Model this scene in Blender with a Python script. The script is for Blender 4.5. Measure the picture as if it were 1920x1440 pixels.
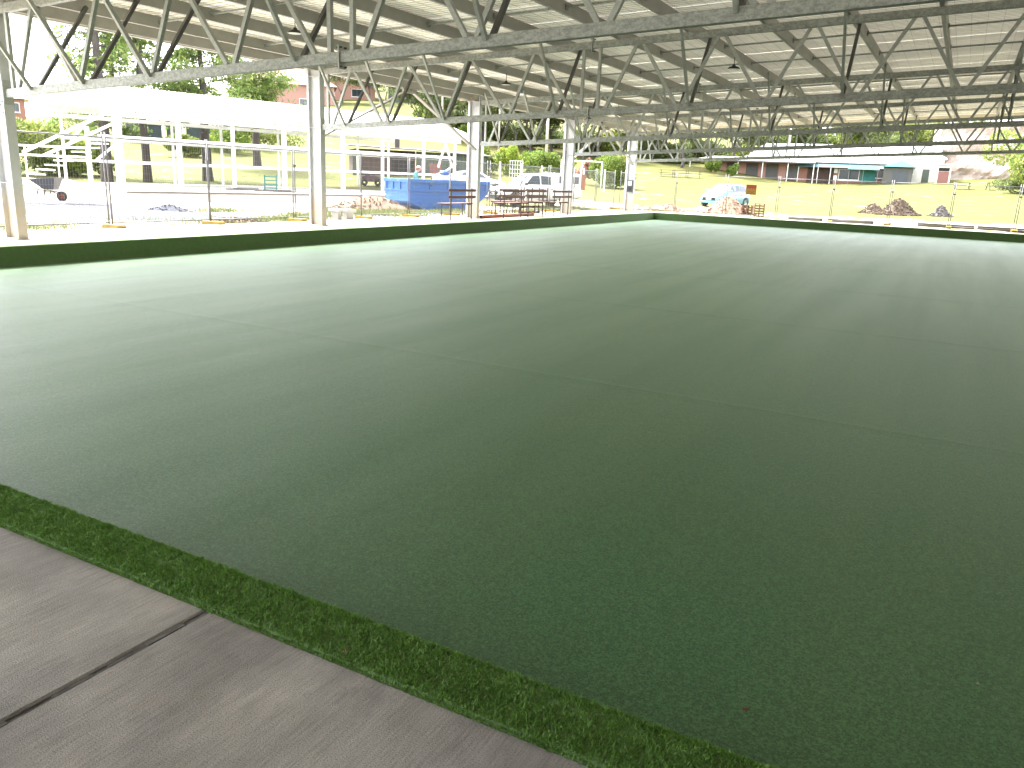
import bpy, bmesh, math, random
import numpy as np
from mathutils import Vector, Matrix

R = math.radians
rng = random.Random(7)
sc = bpy.context.scene
for o in list(bpy.data.objects):
    bpy.data.objects.remove(o)

# ------------------------------------------------------------------ camera
EYE = 1.55
YAW, PIT, ROL, FPX = 0.4939, 0.2529, 0.0418, 1498.5
fw = Vector((-math.sin(YAW) * math.cos(PIT), math.cos(YAW) * math.cos(PIT), -math.sin(PIT)))
r0 = Vector((math.cos(YAW), math.sin(YAW), 0))
u0 = r0.cross(fw)
rt = r0 * math.cos(ROL) + u0 * math.sin(ROL)
up = rt.cross(fw)
cam_data = bpy.data.cameras.new('camera')
cam_data.sensor_fit = 'HORIZONTAL'
cam_data.sensor_width = 36
cam_data.lens = FPX / 1920 * 36
cam_data.clip_start = 0.05
cam_data.clip_end = 3000
cam = bpy.data.objects.new('camera', cam_data)
sc.collection.objects.link(cam)
cam.matrix_world = Matrix(((rt.x, up.x, -fw.x, 0), (rt.y, up.y, -fw.y, 0), (rt.z, up.z, -fw.z, EYE), (0, 0, 0, 1)))
sc.camera = cam

# ------------------------------------------------------------------ world, sun, exposure
SUN_EL, SUN_AZ = R(56), R(-80)          # azimuth from +Y towards +X
world = bpy.data.worlds.new('World')
sc.world = world
world.use_nodes = True
wn, wl = world.node_tree.nodes, world.node_tree.links
wn.clear()
wo = wn.new('ShaderNodeOutputWorld')
bg = wn.new('ShaderNodeBackground')
sky = wn.new('ShaderNodeTexSky')
sky.sky_type = 'NISHITA'
sky.sun_disc = False
sky.sun_elevation = SUN_EL
sky.sun_rotation = SUN_AZ
sky.air_density = 1.0
sky.dust_density = 3.0
sky.ozone_density = 1.0
hs = wn.new('ShaderNodeHueSaturation')
hs.inputs['Saturation'].default_value = 0.22      # thin cloud over the whole sky
wl.new(sky.outputs[0], hs.inputs['Color'])
wl.new(hs.outputs[0], bg.inputs['Color'])
bg.inputs['Strength'].default_value = 0.15
wl.new(bg.outputs[0], wo.inputs[0])

sun_data = bpy.data.lights.new('sun', 'SUN')
sun_data.energy = 1.5
sun_data.angle = R(14)
sun_data.color = (1.0, 0.95, 0.87)
sun = bpy.data.objects.new('sun', sun_data)
sc.collection.objects.link(sun)
sd = Vector((math.sin(SUN_AZ) * math.cos(SUN_EL), math.cos(SUN_AZ) * math.cos(SUN_EL), math.sin(SUN_EL)))
sun.rotation_euler = sd.to_track_quat('Z', 'Y').to_euler()
sun.location = (-30, 5, 60)

vs = sc.view_settings
vs.view_transform = 'Standard'
vs.look = 'None'
vs.exposure = 3.45
vs.gamma = 1.0
vs.use_curve_mapping = False
try:
    sc.cycles.max_bounces = 10
    sc.cycles.diffuse_bounces = 6
    sc.cycles.glossy_bounces = 4
    sc.cycles.use_denoising = True
    sc.cycles.sample_clamp_indirect = 12
except Exception:
    pass

# ------------------------------------------------------------------ helpers
COL = sc.collection


class MB:
    """collects primitive shapes into one mesh"""
    def __init__(s):
        s.v, s.f = [], []

    def add(s, vs_, fs_):
        n = len(s.v)
        s.v += [tuple(p) for p in vs_]
        s.f += [tuple(i + n for i in f) for f in fs_]
        return s

    def box(s, x0, x1, y0, y1, z0, z1):
        return s.add([(x0, y0, z0), (x1, y0, z0), (x1, y1, z0), (x0, y1, z0), (x0, y0, z1), (x1, y0, z1), (x1, y1, z1), (x0, y1, z1)],
                     [(3, 2, 1, 0), (4, 5, 6, 7), (0, 1, 5, 4), (1, 2, 6, 5), (2, 3, 7, 6), (3, 0, 4, 7)])

    def bar(s, p0, p1, w, h, upv=(0, 0, 1)):
        """rectangular bar: w across, h along the up vector"""
        p0, p1 = Vector(p0), Vector(p1)
        d = (p1 - p0).normalized()
        u = Vector(upv)
        a = d.cross(u)
        if a.length < 1e-4:
            a = d.cross(Vector((1, 0, 0)))
        a.normalize()
        u = a.cross(d).normalized()
        a, u = a * w / 2, u * h / 2
        q = [p + i * a + j * u for p in (p0, p1) for i, j in ((-1, -1), (1, -1), (1, 1), (-1, 1))]
        return s.add(q, [(3, 2, 1, 0), (4, 5, 6, 7), (0, 1, 5, 4), (1, 2, 6, 5), (2, 3, 7, 6), (3, 0, 4, 7)])

    def tube(s, p0, p1, ra, rb=None, n=10, caps=True):
        rb = ra if rb is None else rb
        p0, p1 = Vector(p0), Vector(p1)
        d = (p1 - p0).normalized()
        a = d.cross(Vector((0, 0, 1)))
        if a.length < 1e-3:
            a = Vector((1, 0, 0))
        a.normalize()
        b = d.cross(a)
        vv = []
        for p, r in ((p0, ra), (p1, rb)):
            for i in range(n):
                t = 2 * math.pi * i / n
                vv.append(p + (a * math.cos(t) + b * math.sin(t)) * r)
        ff = [(i, (i + 1) % n, n + (i + 1) % n, n + i) for i in range(n)]
        if caps:
            ff += [tuple(range(n - 1, -1, -1)), tuple(range(n, 2 * n))]
        return s.add(vv, ff)

    def path(s, pts, r, n=8):
        for i in range(len(pts) - 1):
            s.tube(pts[i], pts[i + 1], r, r, n)
        return s

    def prism(s, prof, x0, x1, axis='x'):
        """closed 2D profile extruded along an axis; profile gives the two other coordinates in order"""
        n = len(prof)
        def P(t, a, b):
            return (t, a, b) if axis == 'x' else ((a, t, b) if axis == 'y' else (a, b, t))
        vv = [P(x0, *q) for q in prof] + [P(x1, *q) for q in prof]
        ff = [(i, (i + 1) % n, n + (i + 1) % n, n + i) for i in range(n)] + [tuple(range(n - 1, -1, -1)), tuple(range(n, 2 * n))]
        return s.add(vv, ff)

    def lathe(s, prof, c=(0, 0, 0), n=16, axis='z'):
        vv, ff = [], []
        m = len(prof)
        for i in range(n):
            t = 2 * math.pi * i / n
            for (r, h) in prof:
                a, b = r * math.cos(t), r * math.sin(t)
                q = (a, b, h) if axis == 'z' else ((h, a, b) if axis == 'x' else (a, h, b))
                vv.append((q[0] + c[0], q[1] + c[1], q[2] + c[2]))
        for i in range(n):
            j = (i + 1) % n
            for k in range(m - 1):
                ff.append((i * m + k, j * m + k, j * m + k + 1, i * m + k + 1))
        return s.add(vv, ff)

    def mesh(s, name='mesh', smooth=False, fix=True):
        me = bpy.data.meshes.new(name)
        me.from_pydata(s.v, [], s.f)
        if fix:
            bm = bmesh.new()
            bm.from_mesh(me)
            bmesh.ops.recalc_face_normals(bm, faces=bm.faces)
            bm.to_mesh(me)
            bm.free()
        if smooth:
            me.polygons.foreach_set('use_smooth', [True] * len(me.polygons))
        me.update()
        return me

    def build(s, name, m, parent=None, smooth=False, bevel=0, fix=True):
        return place(name, s.mesh(name, smooth, fix), m, parent, bevel=bevel)


def place(name, me, m, parent=None, loc=(0, 0, 0), rot=(0, 0, 0), scl=(1, 1, 1), bevel=0):
    o = bpy.data.objects.new(name, me)
    COL.objects.link(o)
    if m is not None and len(me.materials) == 0:
        me.materials.append(m)
    o.location, o.rotation_euler, o.scale = loc, rot, scl
    if parent is not None:
        o.parent = parent
    if bevel:
        b = o.modifiers.new('bevel', 'BEVEL')
        b.width = bevel
        b.segments = 2
        b.limit_method = 'ANGLE'
        b.angle_limit = R(40)
    return o


def np_mesh(name, V, F, smooth=False):
    """fast mesh from numpy arrays: V (n,3), F (m,k)"""
    me = bpy.data.meshes.new(name)
    V = np.asarray(V, dtype=np.float32)
    F = np.asarray(F, dtype=np.int32)
    k = F.shape[1]
    me.vertices.add(len(V))
    me.vertices.foreach_set('co', V.ravel())
    me.loops.add(F.size)
    me.loops.foreach_set('vertex_index', F.ravel())
    me.polygons.add(len(F))
    me.polygons.foreach_set('loop_start', np.arange(len(F), dtype=np.int32) * k)
    me.polygons.foreach_set('loop_total', np.full(len(F), k, dtype=np.int32))
    if smooth:
        me.polygons.foreach_set('use_smooth', np.ones(len(F), dtype=bool))
    me.update()
    me.validate()
    return me


def tag(o, label=None, cat=None, group=None, kind=None):
    if label:
        o['label'] = label
    if cat:
        o['category'] = cat
    if group:
        o['group'] = group
    if kind:
        o['kind'] = kind
    return o


def thing(name, label, cat, loc=(0, 0, 0), rz=0, group=None, scl=1):
    o = bpy.data.objects.new(name, None)
    o.empty_display_size = 0.3
    COL.objects.link(o)
    o.location = loc
    o.rotation_euler = (0, 0, rz)
    o.scale = (scl, scl, scl) if not isinstance(scl, tuple) else scl
    return tag(o, label, cat, group)


def kids(o):
    return [c for c in ALLKIDS.get(o.name, [])] if False else [c for c in o.children]


def copy_tree(o, parent=None):
    c = o.copy()
    COL.objects.link(c)
    c.parent = parent
    for ch in list(o.children):
        copy_tree(ch, c)
    return c


def dup(o, loc, rz=0, label=None, scl=None):
    c = copy_tree(o)
    c.location = loc
    c.rotation_euler = (0, 0, rz)
    if scl:
        c.scale = (scl, scl, scl) if not isinstance(scl, tuple) else scl
    if label:
        c['label'] = label
    return c


# ------------------------------------------------------------------ materials
def new_mat(name):
    m = bpy.data.materials.new(name)
    m.use_nodes = True
    n = m.node_tree.nodes
    b = n['Principled BSDF']
    return m, n, m.node_tree.links, b


def noise(n, l, scale, detail=4, rough=0.6, coord='Object', stretch=None):
    tc = n.new('ShaderNodeTexCoord')
    mp = n.new('ShaderNodeMapping')
    if stretch:
        mp.inputs['Scale'].default_value = stretch
    if coord == 'World':
        g = n.new('ShaderNodeNewGeometry')
        l.new(g.outputs['Position'], mp.inputs['Vector'])
    else:
        l.new(tc.outputs[coord], mp.inputs['Vector'])
    t = n.new('ShaderNodeTexNoise')
    t.inputs['Scale'].default_value = scale
    t.inputs['Detail'].default_value = detail
    t.inputs['Roughness'].default_value = rough
    l.new(mp.outputs[0], t.inputs['Vector'])
    return t.outputs['Fac']


def ramp(n, l, fac, stops):
    r = n.new('ShaderNodeValToRGB')
    e = r.color_ramp.elements
    e[0].position, e[0].color = stops[0][0], (*stops[0][1], 1)
    e[1].position, e[1].color = stops[-1][0], (*stops[-1][1], 1)
    for p, c in stops[1:-1]:
        x = e.new(p)
        x.color = (*c, 1)
    l.new(fac, r.inputs['Fac'])
    return r.outputs['Color']


def mixc(n, l, fac, a, b, mode='MIX'):
    m = n.new('ShaderNodeMix')
    m.data_type = 'RGBA'
    m.blend_type = mode
    for sock, val in ((m.inputs[0], fac), (m.inputs[6], a), (m.inputs[7], b)):
        if isinstance(val, (int, float)):
            sock.default_value = val
        elif isinstance(val, tuple):
            sock.default_value = (*val, 1)
        else:
            l.new(val, sock)
    return m.outputs[2]


def bump(n, l, b, h, strength=0.3, dist=0.01):
    bp = n.new('ShaderNodeBump')
    bp.inputs['Strength'].default_value = strength
    bp.inputs['Distance'].default_value = dist
    l.new(h, bp.inputs['Height'])
    l.new(bp.outputs[0], b.inputs['Normal'])
    return bp


def mat(name, c1, c2=None, scale=6, rough=0.6, metal=0.0, bmp=0.15, bdist=0.004, spec=0.5, coord='Object', stretch=None, lo=0.3, hi=0.7, coat=0.0, bscale=None):
    m, n, l, b = new_mat(name)
    c2 = c2 or tuple(x * 0.82 for x in c1)
    f = noise(n, l, scale, 5, 0.65, coord, stretch)
    l.new(ramp(n, l, f, [(lo, c2), (hi, c1)]), b.inputs['Base Color'])
    b.inputs['Roughness'].default_value = rough
    b.inputs['Metallic'].default_value = metal
    b.inputs['Specular IOR Level'].default_value = spec
    b.inputs['Coat Weight'].default_value = coat
    if bmp:
        g = noise(n, l, bscale or scale * 4, 4, 0.6, coord, stretch)
        bump(n, l, b, g, bmp, bdist)
    return m


M = {}


def build_materials():
    # galvanised steel, mottled
    def galv(name, a, b_, metal, seed):
        m, n, l, b = new_mat(name)
        f1 = noise(n, l, 12, 7, 0.8, 'World', (1, 1, 1.6))
        f2 = noise(n, l, 70, 3, 0.6, 'World')
        c = ramp(n, l, f1, [(0.40, b_), (0.5, tuple((x + y) / 2 for x, y in zip(a, b_))), (0.58, a)])
        c = mixc(n, l, 0.35, c, ramp(n, l, f2, [(0.35, tuple(x * 0.72 for x in a)), (0.7, a)]), 'MIX')
        l.new(c, b.inputs['Base Color'])
        b.inputs['Metallic'].default_value = metal
        b.inputs['Roughness'].default_value = 0.52
        bump(n, l, b, f2, 0.08, 0.003)
        return m
    M['galv'] = galv('galvanised_steel', (0.42, 0.44, 0.42), (0.16, 0.175, 0.165), 0.25, 1)
    M['galv_web'] = galv('galvanised_web', (0.45, 0.47, 0.45), (0.33, 0.35, 0.335), 0.25, 2)
    M['galv_dark'] = galv('dark_brace_steel', (0.115, 0.115, 0.108), (0.075, 0.075, 0.07), 0.2, 3)
    # purlin: plain zinc
    M['purlin'] = mat('zinc_purlin', (0.43, 0.42, 0.39), (0.36, 0.35, 0.33), 3, 0.5, 0.25, 0.05, coord='World')
    M['sheet'] = mat('zincalume_sheet', (0.93, 0.88, 0.77), (0.87, 0.82, 0.71), 1.2, 0.42, 0.6, 0.02, coord='World')
    sh = M['sheet'].node_tree
    tb = sh.nodes.new('ShaderNodeBsdfTranslucent')       # glow added to the sheeting to lift the light under the roof
    tb.inputs['Color'].default_value = (1.0, 0.92, 0.77, 1)
    mxs = sh.nodes.new('ShaderNodeMixShader')
    mxs.inputs[0].default_value = 0.026
    sh.links.new(sh.nodes['Principled BSDF'].outputs[0], mxs.inputs[1])
    sh.links.new(tb.outputs[0], mxs.inputs[2])
    sh.links.new(mxs.outputs[0], sh.nodes['Material Output'].inputs[0])
    M['wire'] = mat('mesh_wire', (0.20, 0.20, 0.19), None, 5, 0.5, 0.5, 0)
    M['bolt'] = mat('dark_bolt', (0.10, 0.10, 0.10), None, 30, 0.5, 0.6, 0)
    # columns: painted galvanised, blending to beige towards the foot
    m, n, l, b = new_mat('column_steel')
    f = noise(n, l, 5, 5, 0.7, 'World', (1, 1, 0.5))
    base = ramp(n, l, f, [(0.3, (0.44, 0.46, 0.48)), (0.7, (0.56, 0.57, 0.58))])
    g = n.new('ShaderNodeNewGeometry')
    sx = n.new('ShaderNodeSeparateXYZ')
    l.new(g.outputs['Position'], sx.inputs[0])
    mr = n.new('ShaderNodeMapRange')
    mr.inputs['From Min'].default_value = 1.08
    mr.inputs['From Max'].default_value = 0.5
    mr.clamp = True
    l.new(sx.outputs['Z'], mr.inputs['Value'])
    f2 = noise(n, l, 12, 5, 0.7, 'World')
    mm = n.new('ShaderNodeMath')
    mm.operation = 'MULTIPLY'
    l.new(mr.outputs[0], mm.inputs[0])
    l.new(ramp(n, l, f2, [(0.2, (0.45, 0.45, 0.45)), (0.7, (0.8, 0.8, 0.8))]), mm.inputs[1])
    l.new(mixc(n, l, mm.outputs[0], base, (0.42, 0.34, 0.22)), b.inputs['Base Color'])
    b.inputs['Roughness'].default_value = 0.55
    b.inputs['Metallic'].default_value = 0.1
    M['column'] = m

    # carpet of the green
    m, n, l, b = new_mat('green_carpet')
    f1 = noise(n, l, 85, 3, 0.75, 'World')
    f2 = noise(n, l, 180, 2, 0.65, 'World')
    f3 = noise(n, l, 0.8, 5, 0.6, 'World', (1.3, 0.22, 1))
    f4 = noise(n, l, 26, 4, 0.7, 'World')
    c = ramp(n, l, f1, [(0.40, (0.006, 0.022, 0.007)), (0.51, (0.031, 0.092, 0.029)), (0.61, (0.105, 0.230, 0.086))])
    c = mixc(n, l, 0.42, c, ramp(n, l, f2, [(0.38, (0.005, 0.020, 0.005)), (0.62, (0.090, 0.205, 0.074))]))
    c = mixc(n, l, 0.28, c, ramp(n, l, f3, [(0.38, (0.046, 0.094, 0.034)), (0.62, (0.014, 0.074, 0.030))]))
    c = mixc(n, l, 0.16, c, ramp(n, l, f4, [(0.3, (0.026, 0.062, 0.022)), (0.7, (0.075, 0.135, 0.058))]))
    l.new(c, b.inputs['Base Color'])
    b.inputs['Roughness'].default_value = 0.62
    b.inputs['Specular IOR Level'].default_value = 0.12
    b.inputs['Coat Weight'].default_value = 0.36
    b.inputs['Coat Roughness'].default_value = 0.52
    b.inputs['Coat IOR'].default_value = 1.45
    b.inputs['Sheen Weight'].default_value = 0.28
    b.inputs['Sheen Roughness'].default_value = 0.17
    b.inputs['Sheen Tint'].default_value = (0.84, 1.0, 0.74, 1)
    # pile brushed in bands along the green: the gloss varies with its lay
    f8 = noise(n, l, 0.9, 4, 0.55, 'World', (2.3, 0.13, 1))
    l.new(ramp(n, l, f8, [(0.34, (0.295, 0.295, 0.295)), (0.66, (0.395, 0.395, 0.395))]), b.inputs['Coat Weight'])
    l.new(ramp(n, l, f8, [(0.34, (0.25, 0.25, 0.25)), (0.66, (0.30, 0.30, 0.30))]), b.inputs['Sheen Weight'])
    # soft ripples left by laying the carpet + fibre relief
    rp = noise(n, l, 1.1, 3, 0.5, 'World', (1.6, 0.22, 1))
    b1 = n.new('ShaderNodeBump')
    b1.inputs['Strength'].default_value = 0.6
    b1.inputs['Distance'].default_value = 0.02
    l.new(rp, b1.inputs['Height'])
    ad = n.new('ShaderNodeMath')
    ad.operation = 'ADD'
    l.new(f1, ad.inputs[0])
    l.new(f2, ad.inputs[1])
    b2 = n.new('ShaderNodeBump')
    b2.inputs['Strength'].default_value = 0.6
    b2.inputs['Distance'].default_value = 0.0065
    l.new(ad.outputs[0], b2.inputs['Height'])
    l.new(b1.outputs[0], b2.inputs['Normal'])
    l.new(b1.outputs[0], b.inputs['Coat Normal'])
    l.new(b2.outputs[0], b.inputs['Normal'])
    M['carpet'] = m
    M['seam'] = mat('carpet_seam', (0.085, 0.135, 0.062), (0.045, 0.085, 0.036), 40, 0.8, 0, 0.3, 0.003, coord='World', spec=0.15)

    # taller turf of the bank
    m, n, l, b = new_mat('bank_turf')
    f1 = noise(n, l, 150, 4, 0.7, 'World')
    f2 = noise(n, l, 12, 3, 0.6, 'World')
    c = ramp(n, l, f1, [(0.3, (0.014, 0.034, 0.008)), (0.7, (0.100, 0.190, 0.048))])
    c = mixc(n, l, 0.3, c, ramp(n, l, f2, [(0.3, (0.052, 0.100, 0.028)), (0.7, (0.105, 0.180, 0.054))]))
    l.new(c, b.inputs['Base Color'])
    b.inputs['Roughness'].default_value = 0.75
    b.inputs['Sheen Weight'].default_value = 0.15
    b.inputs['Sheen Tint'].default_value = (0.7, 0.9, 0.4, 1)
    bump(n, l, b, f1, 0.7, 0.012)
    M['bank'] = m
    m, n, l, b = new_mat('turf_blade')
    g = n.new('ShaderNodeNewGeometry')
    f2 = noise(n, l, 9, 3, 0.6, 'World')
    c = ramp(n, l, g.outputs['Random Per Island'], [(0.0, (0.046, 0.110, 0.016)), (0.45, (0.090, 0.195, 0.028)), (0.85, (0.130, 0.255, 0.044)), (1.0, (0.150, 0.250, 0.060))])
    c = mixc(n, l, 0.35, c, ramp(n, l, f2, [(0.35, (0.060, 0.140, 0.022)), (0.65, (0.115, 0.220, 0.038))]))
    l.new(c, b.inputs['Base Color'])
    b.inputs['Roughness'].default_value = 0.5
    b.inputs['Specular IOR Level'].default_value = 0.35
    b.inputs['Transmission Weight'].default_value = 0.0
    b.inputs['Subsurface Weight'].default_value = 0.0
    tr = n.new('ShaderNodeBsdfTranslucent')
    l.new(c, tr.inputs['Color'])
    mx = n.new('ShaderNodeMixShader')
    mx.inputs[0].default_value = 0.38
    l.new(b.outputs[0], mx.inputs[1])
    l.new(tr.outputs[0], mx.inputs[2])
    l.new(mx.outputs[0], n['Material Output'].inputs[0])
    M['blade'] = m

    # broomed concrete; broom strokes run along Y
    def concrete(name, tint, stroke):
        m, n, l, b = new_mat(name)
        f1 = noise(n, l, 1.3, 6, 0.65, 'World', (1.0, 0.55, 1))
        f2 = noise(n, l, 85, 5, 0.75, 'World', stroke)
        f3 = noise(n, l, 190, 3, 0.7, 'World')
        f4 = noise(n, l, 2.4, 5, 0.75, 'World')
        f5 = noise(n, l, 3.2, 6, 0.75, 'World', (1.0, 0.6, 1))
        grey = lambda v: (v, v, v)
        c = mixc(n, l, 1.0, ramp(n, l, f1, [(0.38, grey(0.66)), (0.5, grey(1.0)), (0.62, grey(1.32))]), tint, 'MULTIPLY')
        c = mixc(n, l, 1.0, c, ramp(n, l, f2, [(0.38, grey(0.80)), (0.5, grey(1.0)), (0.62, grey(1.12))]), 'MULTIPLY')
        c = mixc(n, l, 1.0, c, ramp(n, l, f3, [(0.34, grey(0.55)), (0.46, grey(0.98)), (0.7, grey(1.15))]), 'MULTIPLY')
        f6 = noise(n, l, 0.55, 4, 0.6, 'World')
        c = mixc(n, l, 1.0, c, ramp(n, l, f6, [(0.36, (0.86, 0.87, 0.89)), (0.64, (1.11, 1.08, 1.03))]), 'MULTIPLY')
        c = mixc(n, l, ramp(n, l, f4, [(0.58, (0, 0, 0)), (0.70, (0.32, 0.32, 0.32))]), c, (0.170, 0.138, 0.108))
        c = mixc(n, l, ramp(n, l, f5, [(0.57, (0, 0, 0)), (0.68, (0.55, 0.55, 0.55))]), c, (0.095, 0.089, 0.082))
        f7 = noise(n, l, 1.9, 2, 0.5, 'World')
        c = mixc(n, l, ramp(n, l, f7, [(0.70, (0, 0, 0)), (0.76, (0.6, 0.6, 0.6))]), c, (0.17, 0.105, 0.05))
        l.new(c, b.inputs['Base Color'])
        b.inputs['Roughness'].default_value = 0.82
        ad = n.new('ShaderNodeMath')
        ad.operation = 'ADD'
        l.new(f2, ad.inputs[0])
        l.new(f3, ad.inputs[1])
        bump(n, l, b, ad.outputs[0], 0.8, 0.005)
        return m
    M['concrete'] = concrete('broomed_concrete', (0.205, 0.192, 0.176), (1.35, 0.06, 1))
    M['concrete_side'] = concrete('dusty_concrete', (0.40, 0.38, 0.35), (0.05, 2.2, 1))
    M['joint'] = mat('joint_filler', (0.050, 0.047, 0.042), (0.11, 0.105, 0.095), 14, 0.9, 0, 0.5, 0.01, coord='World')

    # ground: lawn, dirt, gravel by a painted-in-mesh attribute
    m, n, l, b = new_mat('ground_cover')
    at = n.new('ShaderNodeAttribute')
    at.attribute_name = 'dirt'
    f1 = noise(n, l, 0.5, 6, 0.7, 'World')
    f2 = noise(n, l, 6, 5, 0.7, 'World')
    f3 = noise(n, l, 0.09, 4, 0.6, 'World', (1, 0.4, 1))
    f4 = noise(n, l, 40, 3, 0.7, 'World')
    lawn = ramp(n, l, f1, [(0.3, (0.051, 0.068, 0.013)), (0.5, (0.084, 0.092, 0.019)), (0.72, (0.143, 0.123, 0.045))])
    lawn = mixc(n, l, 0.35, lawn, ramp(n, l, f2, [(0.3, (0.038, 0.055, 0.012)), (0.7, (0.143, 0.123, 0.045))]))
    lawn = mixc(n, l, 0.4, lawn, ramp(n, l, f3, [(0.35, (0.051, 0.075, 0.013)), (0.65, (0.141, 0.119, 0.039))]))
    dirt = ramp(n, l, f2, [(0.25, (0.26, 0.20, 0.15)), (0.5, (0.42, 0.36, 0.29)), (0.75, (0.52, 0.47, 0.41))])
    dirt = mixc(n, l, 0.35, dirt, ramp(n, l, f4, [(0.3, (0.2, 0.15, 0.11)), (0.7, (0.6, 0.55, 0.5))]))
    sm = n.new('ShaderNodeMath')
    sm.operation = 'ADD'
    l.new(at.outputs['Fac'], sm.inputs[0])
    l.new(ramp(n, l, f1, [(0.3, (0, 0, 0)), (0.7, (0.8, 0.8, 0.8))]), sm.inputs[1])
    msk = ramp(n, l, sm.outputs[0], [(0.62, (0, 0, 0)), (0.86, (1, 1, 1))])
    l.new(mixc(n, l, msk, lawn, dirt), b.inputs['Base Color'])
    b.inputs['Roughness'].default_value = 0.95
    b.inputs['Specular IOR Level'].default_value = 0.15
    bump(n, l, b, f2, 0.5, 0.05)
    M['ground'] = m

    # foliage
    def leaf(name, c0, c1, c2):
        m, n, l, b = new_mat(name)
        g = n.new('ShaderNodeNewGeometry')
        oi = n.new('ShaderNodeObjectInfo')
        c = ramp(n, l, g.outputs['Random Per Island'], [(0, c0), (0.55, c1), (1, c2)])
        hsn = n.new('ShaderNodeHueSaturation')
        mr_ = n.new('ShaderNodeMapRange')
        mr_.inputs['To Min'].default_value = 0.75
        mr_.inputs['To Max'].default_value = 1.25
        l.new(oi.outputs['Random'], mr_.inputs['Value'])
        l.new(mr_.outputs[0], hsn.inputs['Value'])
        l.new(c, hsn.inputs['Color'])
        l.new(hsn.outputs[0], b.inputs['Base Color'])
        b.inputs['Roughness'].default_value = 0.6
        b.inputs['Specular IOR Level'].default_value = 0.3
        tr = n.new('ShaderNodeBsdfTranslucent')
        l.new(hsn.outputs[0], tr.inputs['Color'])
        mx = n.new('ShaderNodeMixShader')
        mx.inputs[0].default_value = 0.45
        l.new(b.outputs[0], mx.inputs[1])
        l.new(tr.outputs[0], mx.inputs[2])
        l.new(mx.outputs[0], n['Material Output'].inputs[0])
        return m
    M['pine'] = leaf('pine_needles', (0.073, 0.127, 0.030), (0.138, 0.203, 0.050), (0.220, 0.247, 0.072))
    M['gum'] = leaf('eucalypt_leaves', (0.065, 0.106, 0.036), (0.122, 0.157, 0.058), (0.203, 0.217, 0.085))
    M['shrub'] = leaf('shrub_leaves', (0.081, 0.127, 0.028), (0.155, 0.203, 0.047), (0.268, 0.270, 0.072))
    M['hedge'] = leaf('hedge_leaves', (0.065, 0.120, 0.022), (0.130, 0.196, 0.036), (0.244, 0.284, 0.055))
    M['lime'] = leaf('lime_leaves', (0.122, 0.187, 0.024), (0.212, 0.284, 0.036), (0.308, 0.360, 0.055))
    M['pinkleaf'] = leaf('pink_blossom', (0.06, 0.09, 0.03), (0.30, 0.12, 0.12), (0.45, 0.2, 0.2))
    M['weed'] = leaf('weed_leaves', (0.055, 0.090, 0.022), (0.10, 0.14, 0.04), (0.22, 0.20, 0.09))
    M['bark'] = mat('pine_bark', (0.085, 0.070, 0.064), (0.042, 0.035, 0.032), 7, 0.95, 0, 0.8, 0.05, stretch=(1, 1, 0.25))
    M['gumbark'] = mat('gum_bark', (0.11, 0.095, 0.085), (0.055, 0.048, 0.042), 5, 0.9, 0, 0.5, 0.03, stretch=(1, 1, 0.3))
    # general
    M['white'] = mat('white_paint', (0.80, 0.80, 0.79), (0.72, 0.72, 0.71), 2, 0.45, 0, 0.03)
    M['whiteroof'] = mat('white_roof_sheet', (0.82, 0.82, 0.82), (0.74, 0.74, 0.74), 1, 0.4, 0, 0.02)
    M['slab'] = mat('pale_slab', (0.55, 0.54, 0.51), (0.45, 0.44, 0.42), 1.5, 0.85, 0, 0.2)
    M['fence'] = mat('fence_pipe', (0.19, 0.19, 0.19), (0.14, 0.14, 0.14), 8, 0.5, 0.3, 0.02)
    M['foot'] = mat('yellow_plastic', (0.30, 0.195, 0.012), (0.23, 0.145, 0.01), 8, 0.6, 0, 0.2)
    M['footdark'] = mat('foot_recess', (0.16, 0.08, 0.02), None, 8, 0.8, 0, 0)
    M['timber'] = mat('red_brown_timber', (0.155, 0.062, 0.040), (0.085, 0.036, 0.026), 5, 0.6, 0, 0.3, stretch=(1, 0.15, 1))
    M['blacksteel'] = mat('dark_steel', (0.060, 0.050, 0.046), (0.04, 0.035, 0.032), 8, 0.55, 0.3, 0.05)
    M['orange'] = mat('orange_pvc', (0.30, 0.085, 0.036), (0.25, 0.07, 0.03), 3, 0.4, 0, 0)
    M['dark'] = mat('dark_inside', (0.012, 0.012, 0.012), None, 5, 0.9, 0, 0)
    M['black'] = mat('black_rubber', (0.022, 0.022, 0.023), (0.03, 0.03, 0.03), 8, 0.75, 0, 0.1)
    # skip bin: chipped blue paint
    m, n, l, b = new_mat('chipped_blue_paint')
    f1 = noise(n, l, 2.2, 8, 0.75)
    f2 = noise(n, l, 9, 6, 0.75)
    c = ramp(n, l, f2, [(0.3, (0.010, 0.085, 0.31)), (0.7, (0.016, 0.115, 0.37))])
    c = mixc(n, l, ramp(n, l, f1, [(0.56, (0, 0, 0)), (0.62, (1, 1, 1))]), c, (0.05, 0.15, 0.28))
    c = mixc(n, l, ramp(n, l, f1, [(0.63, (0, 0, 0)), (0.67, (1, 1, 1))]), c, (0.11, 0.045, 0.03))
    l.new(c, b.inputs['Base Color'])
    b.inputs['Roughness'].default_value = 0.5
    M['binblue'] = m
    M['glass'] = mat('window_glass', (0.035, 0.045, 0.055), None, 2, 0.08, 0, 0, spec=0.8)
    M['carglass'] = mat('car_glass', (0.05, 0.065, 0.085), None, 2, 0.06, 0, 0, spec=0.9)
    M['carwhite'] = mat('white_car_paint', (0.78, 0.78, 0.78), (0.76, 0.76, 0.76), 2, 0.25, 0, 0, coat=0.6)
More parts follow.
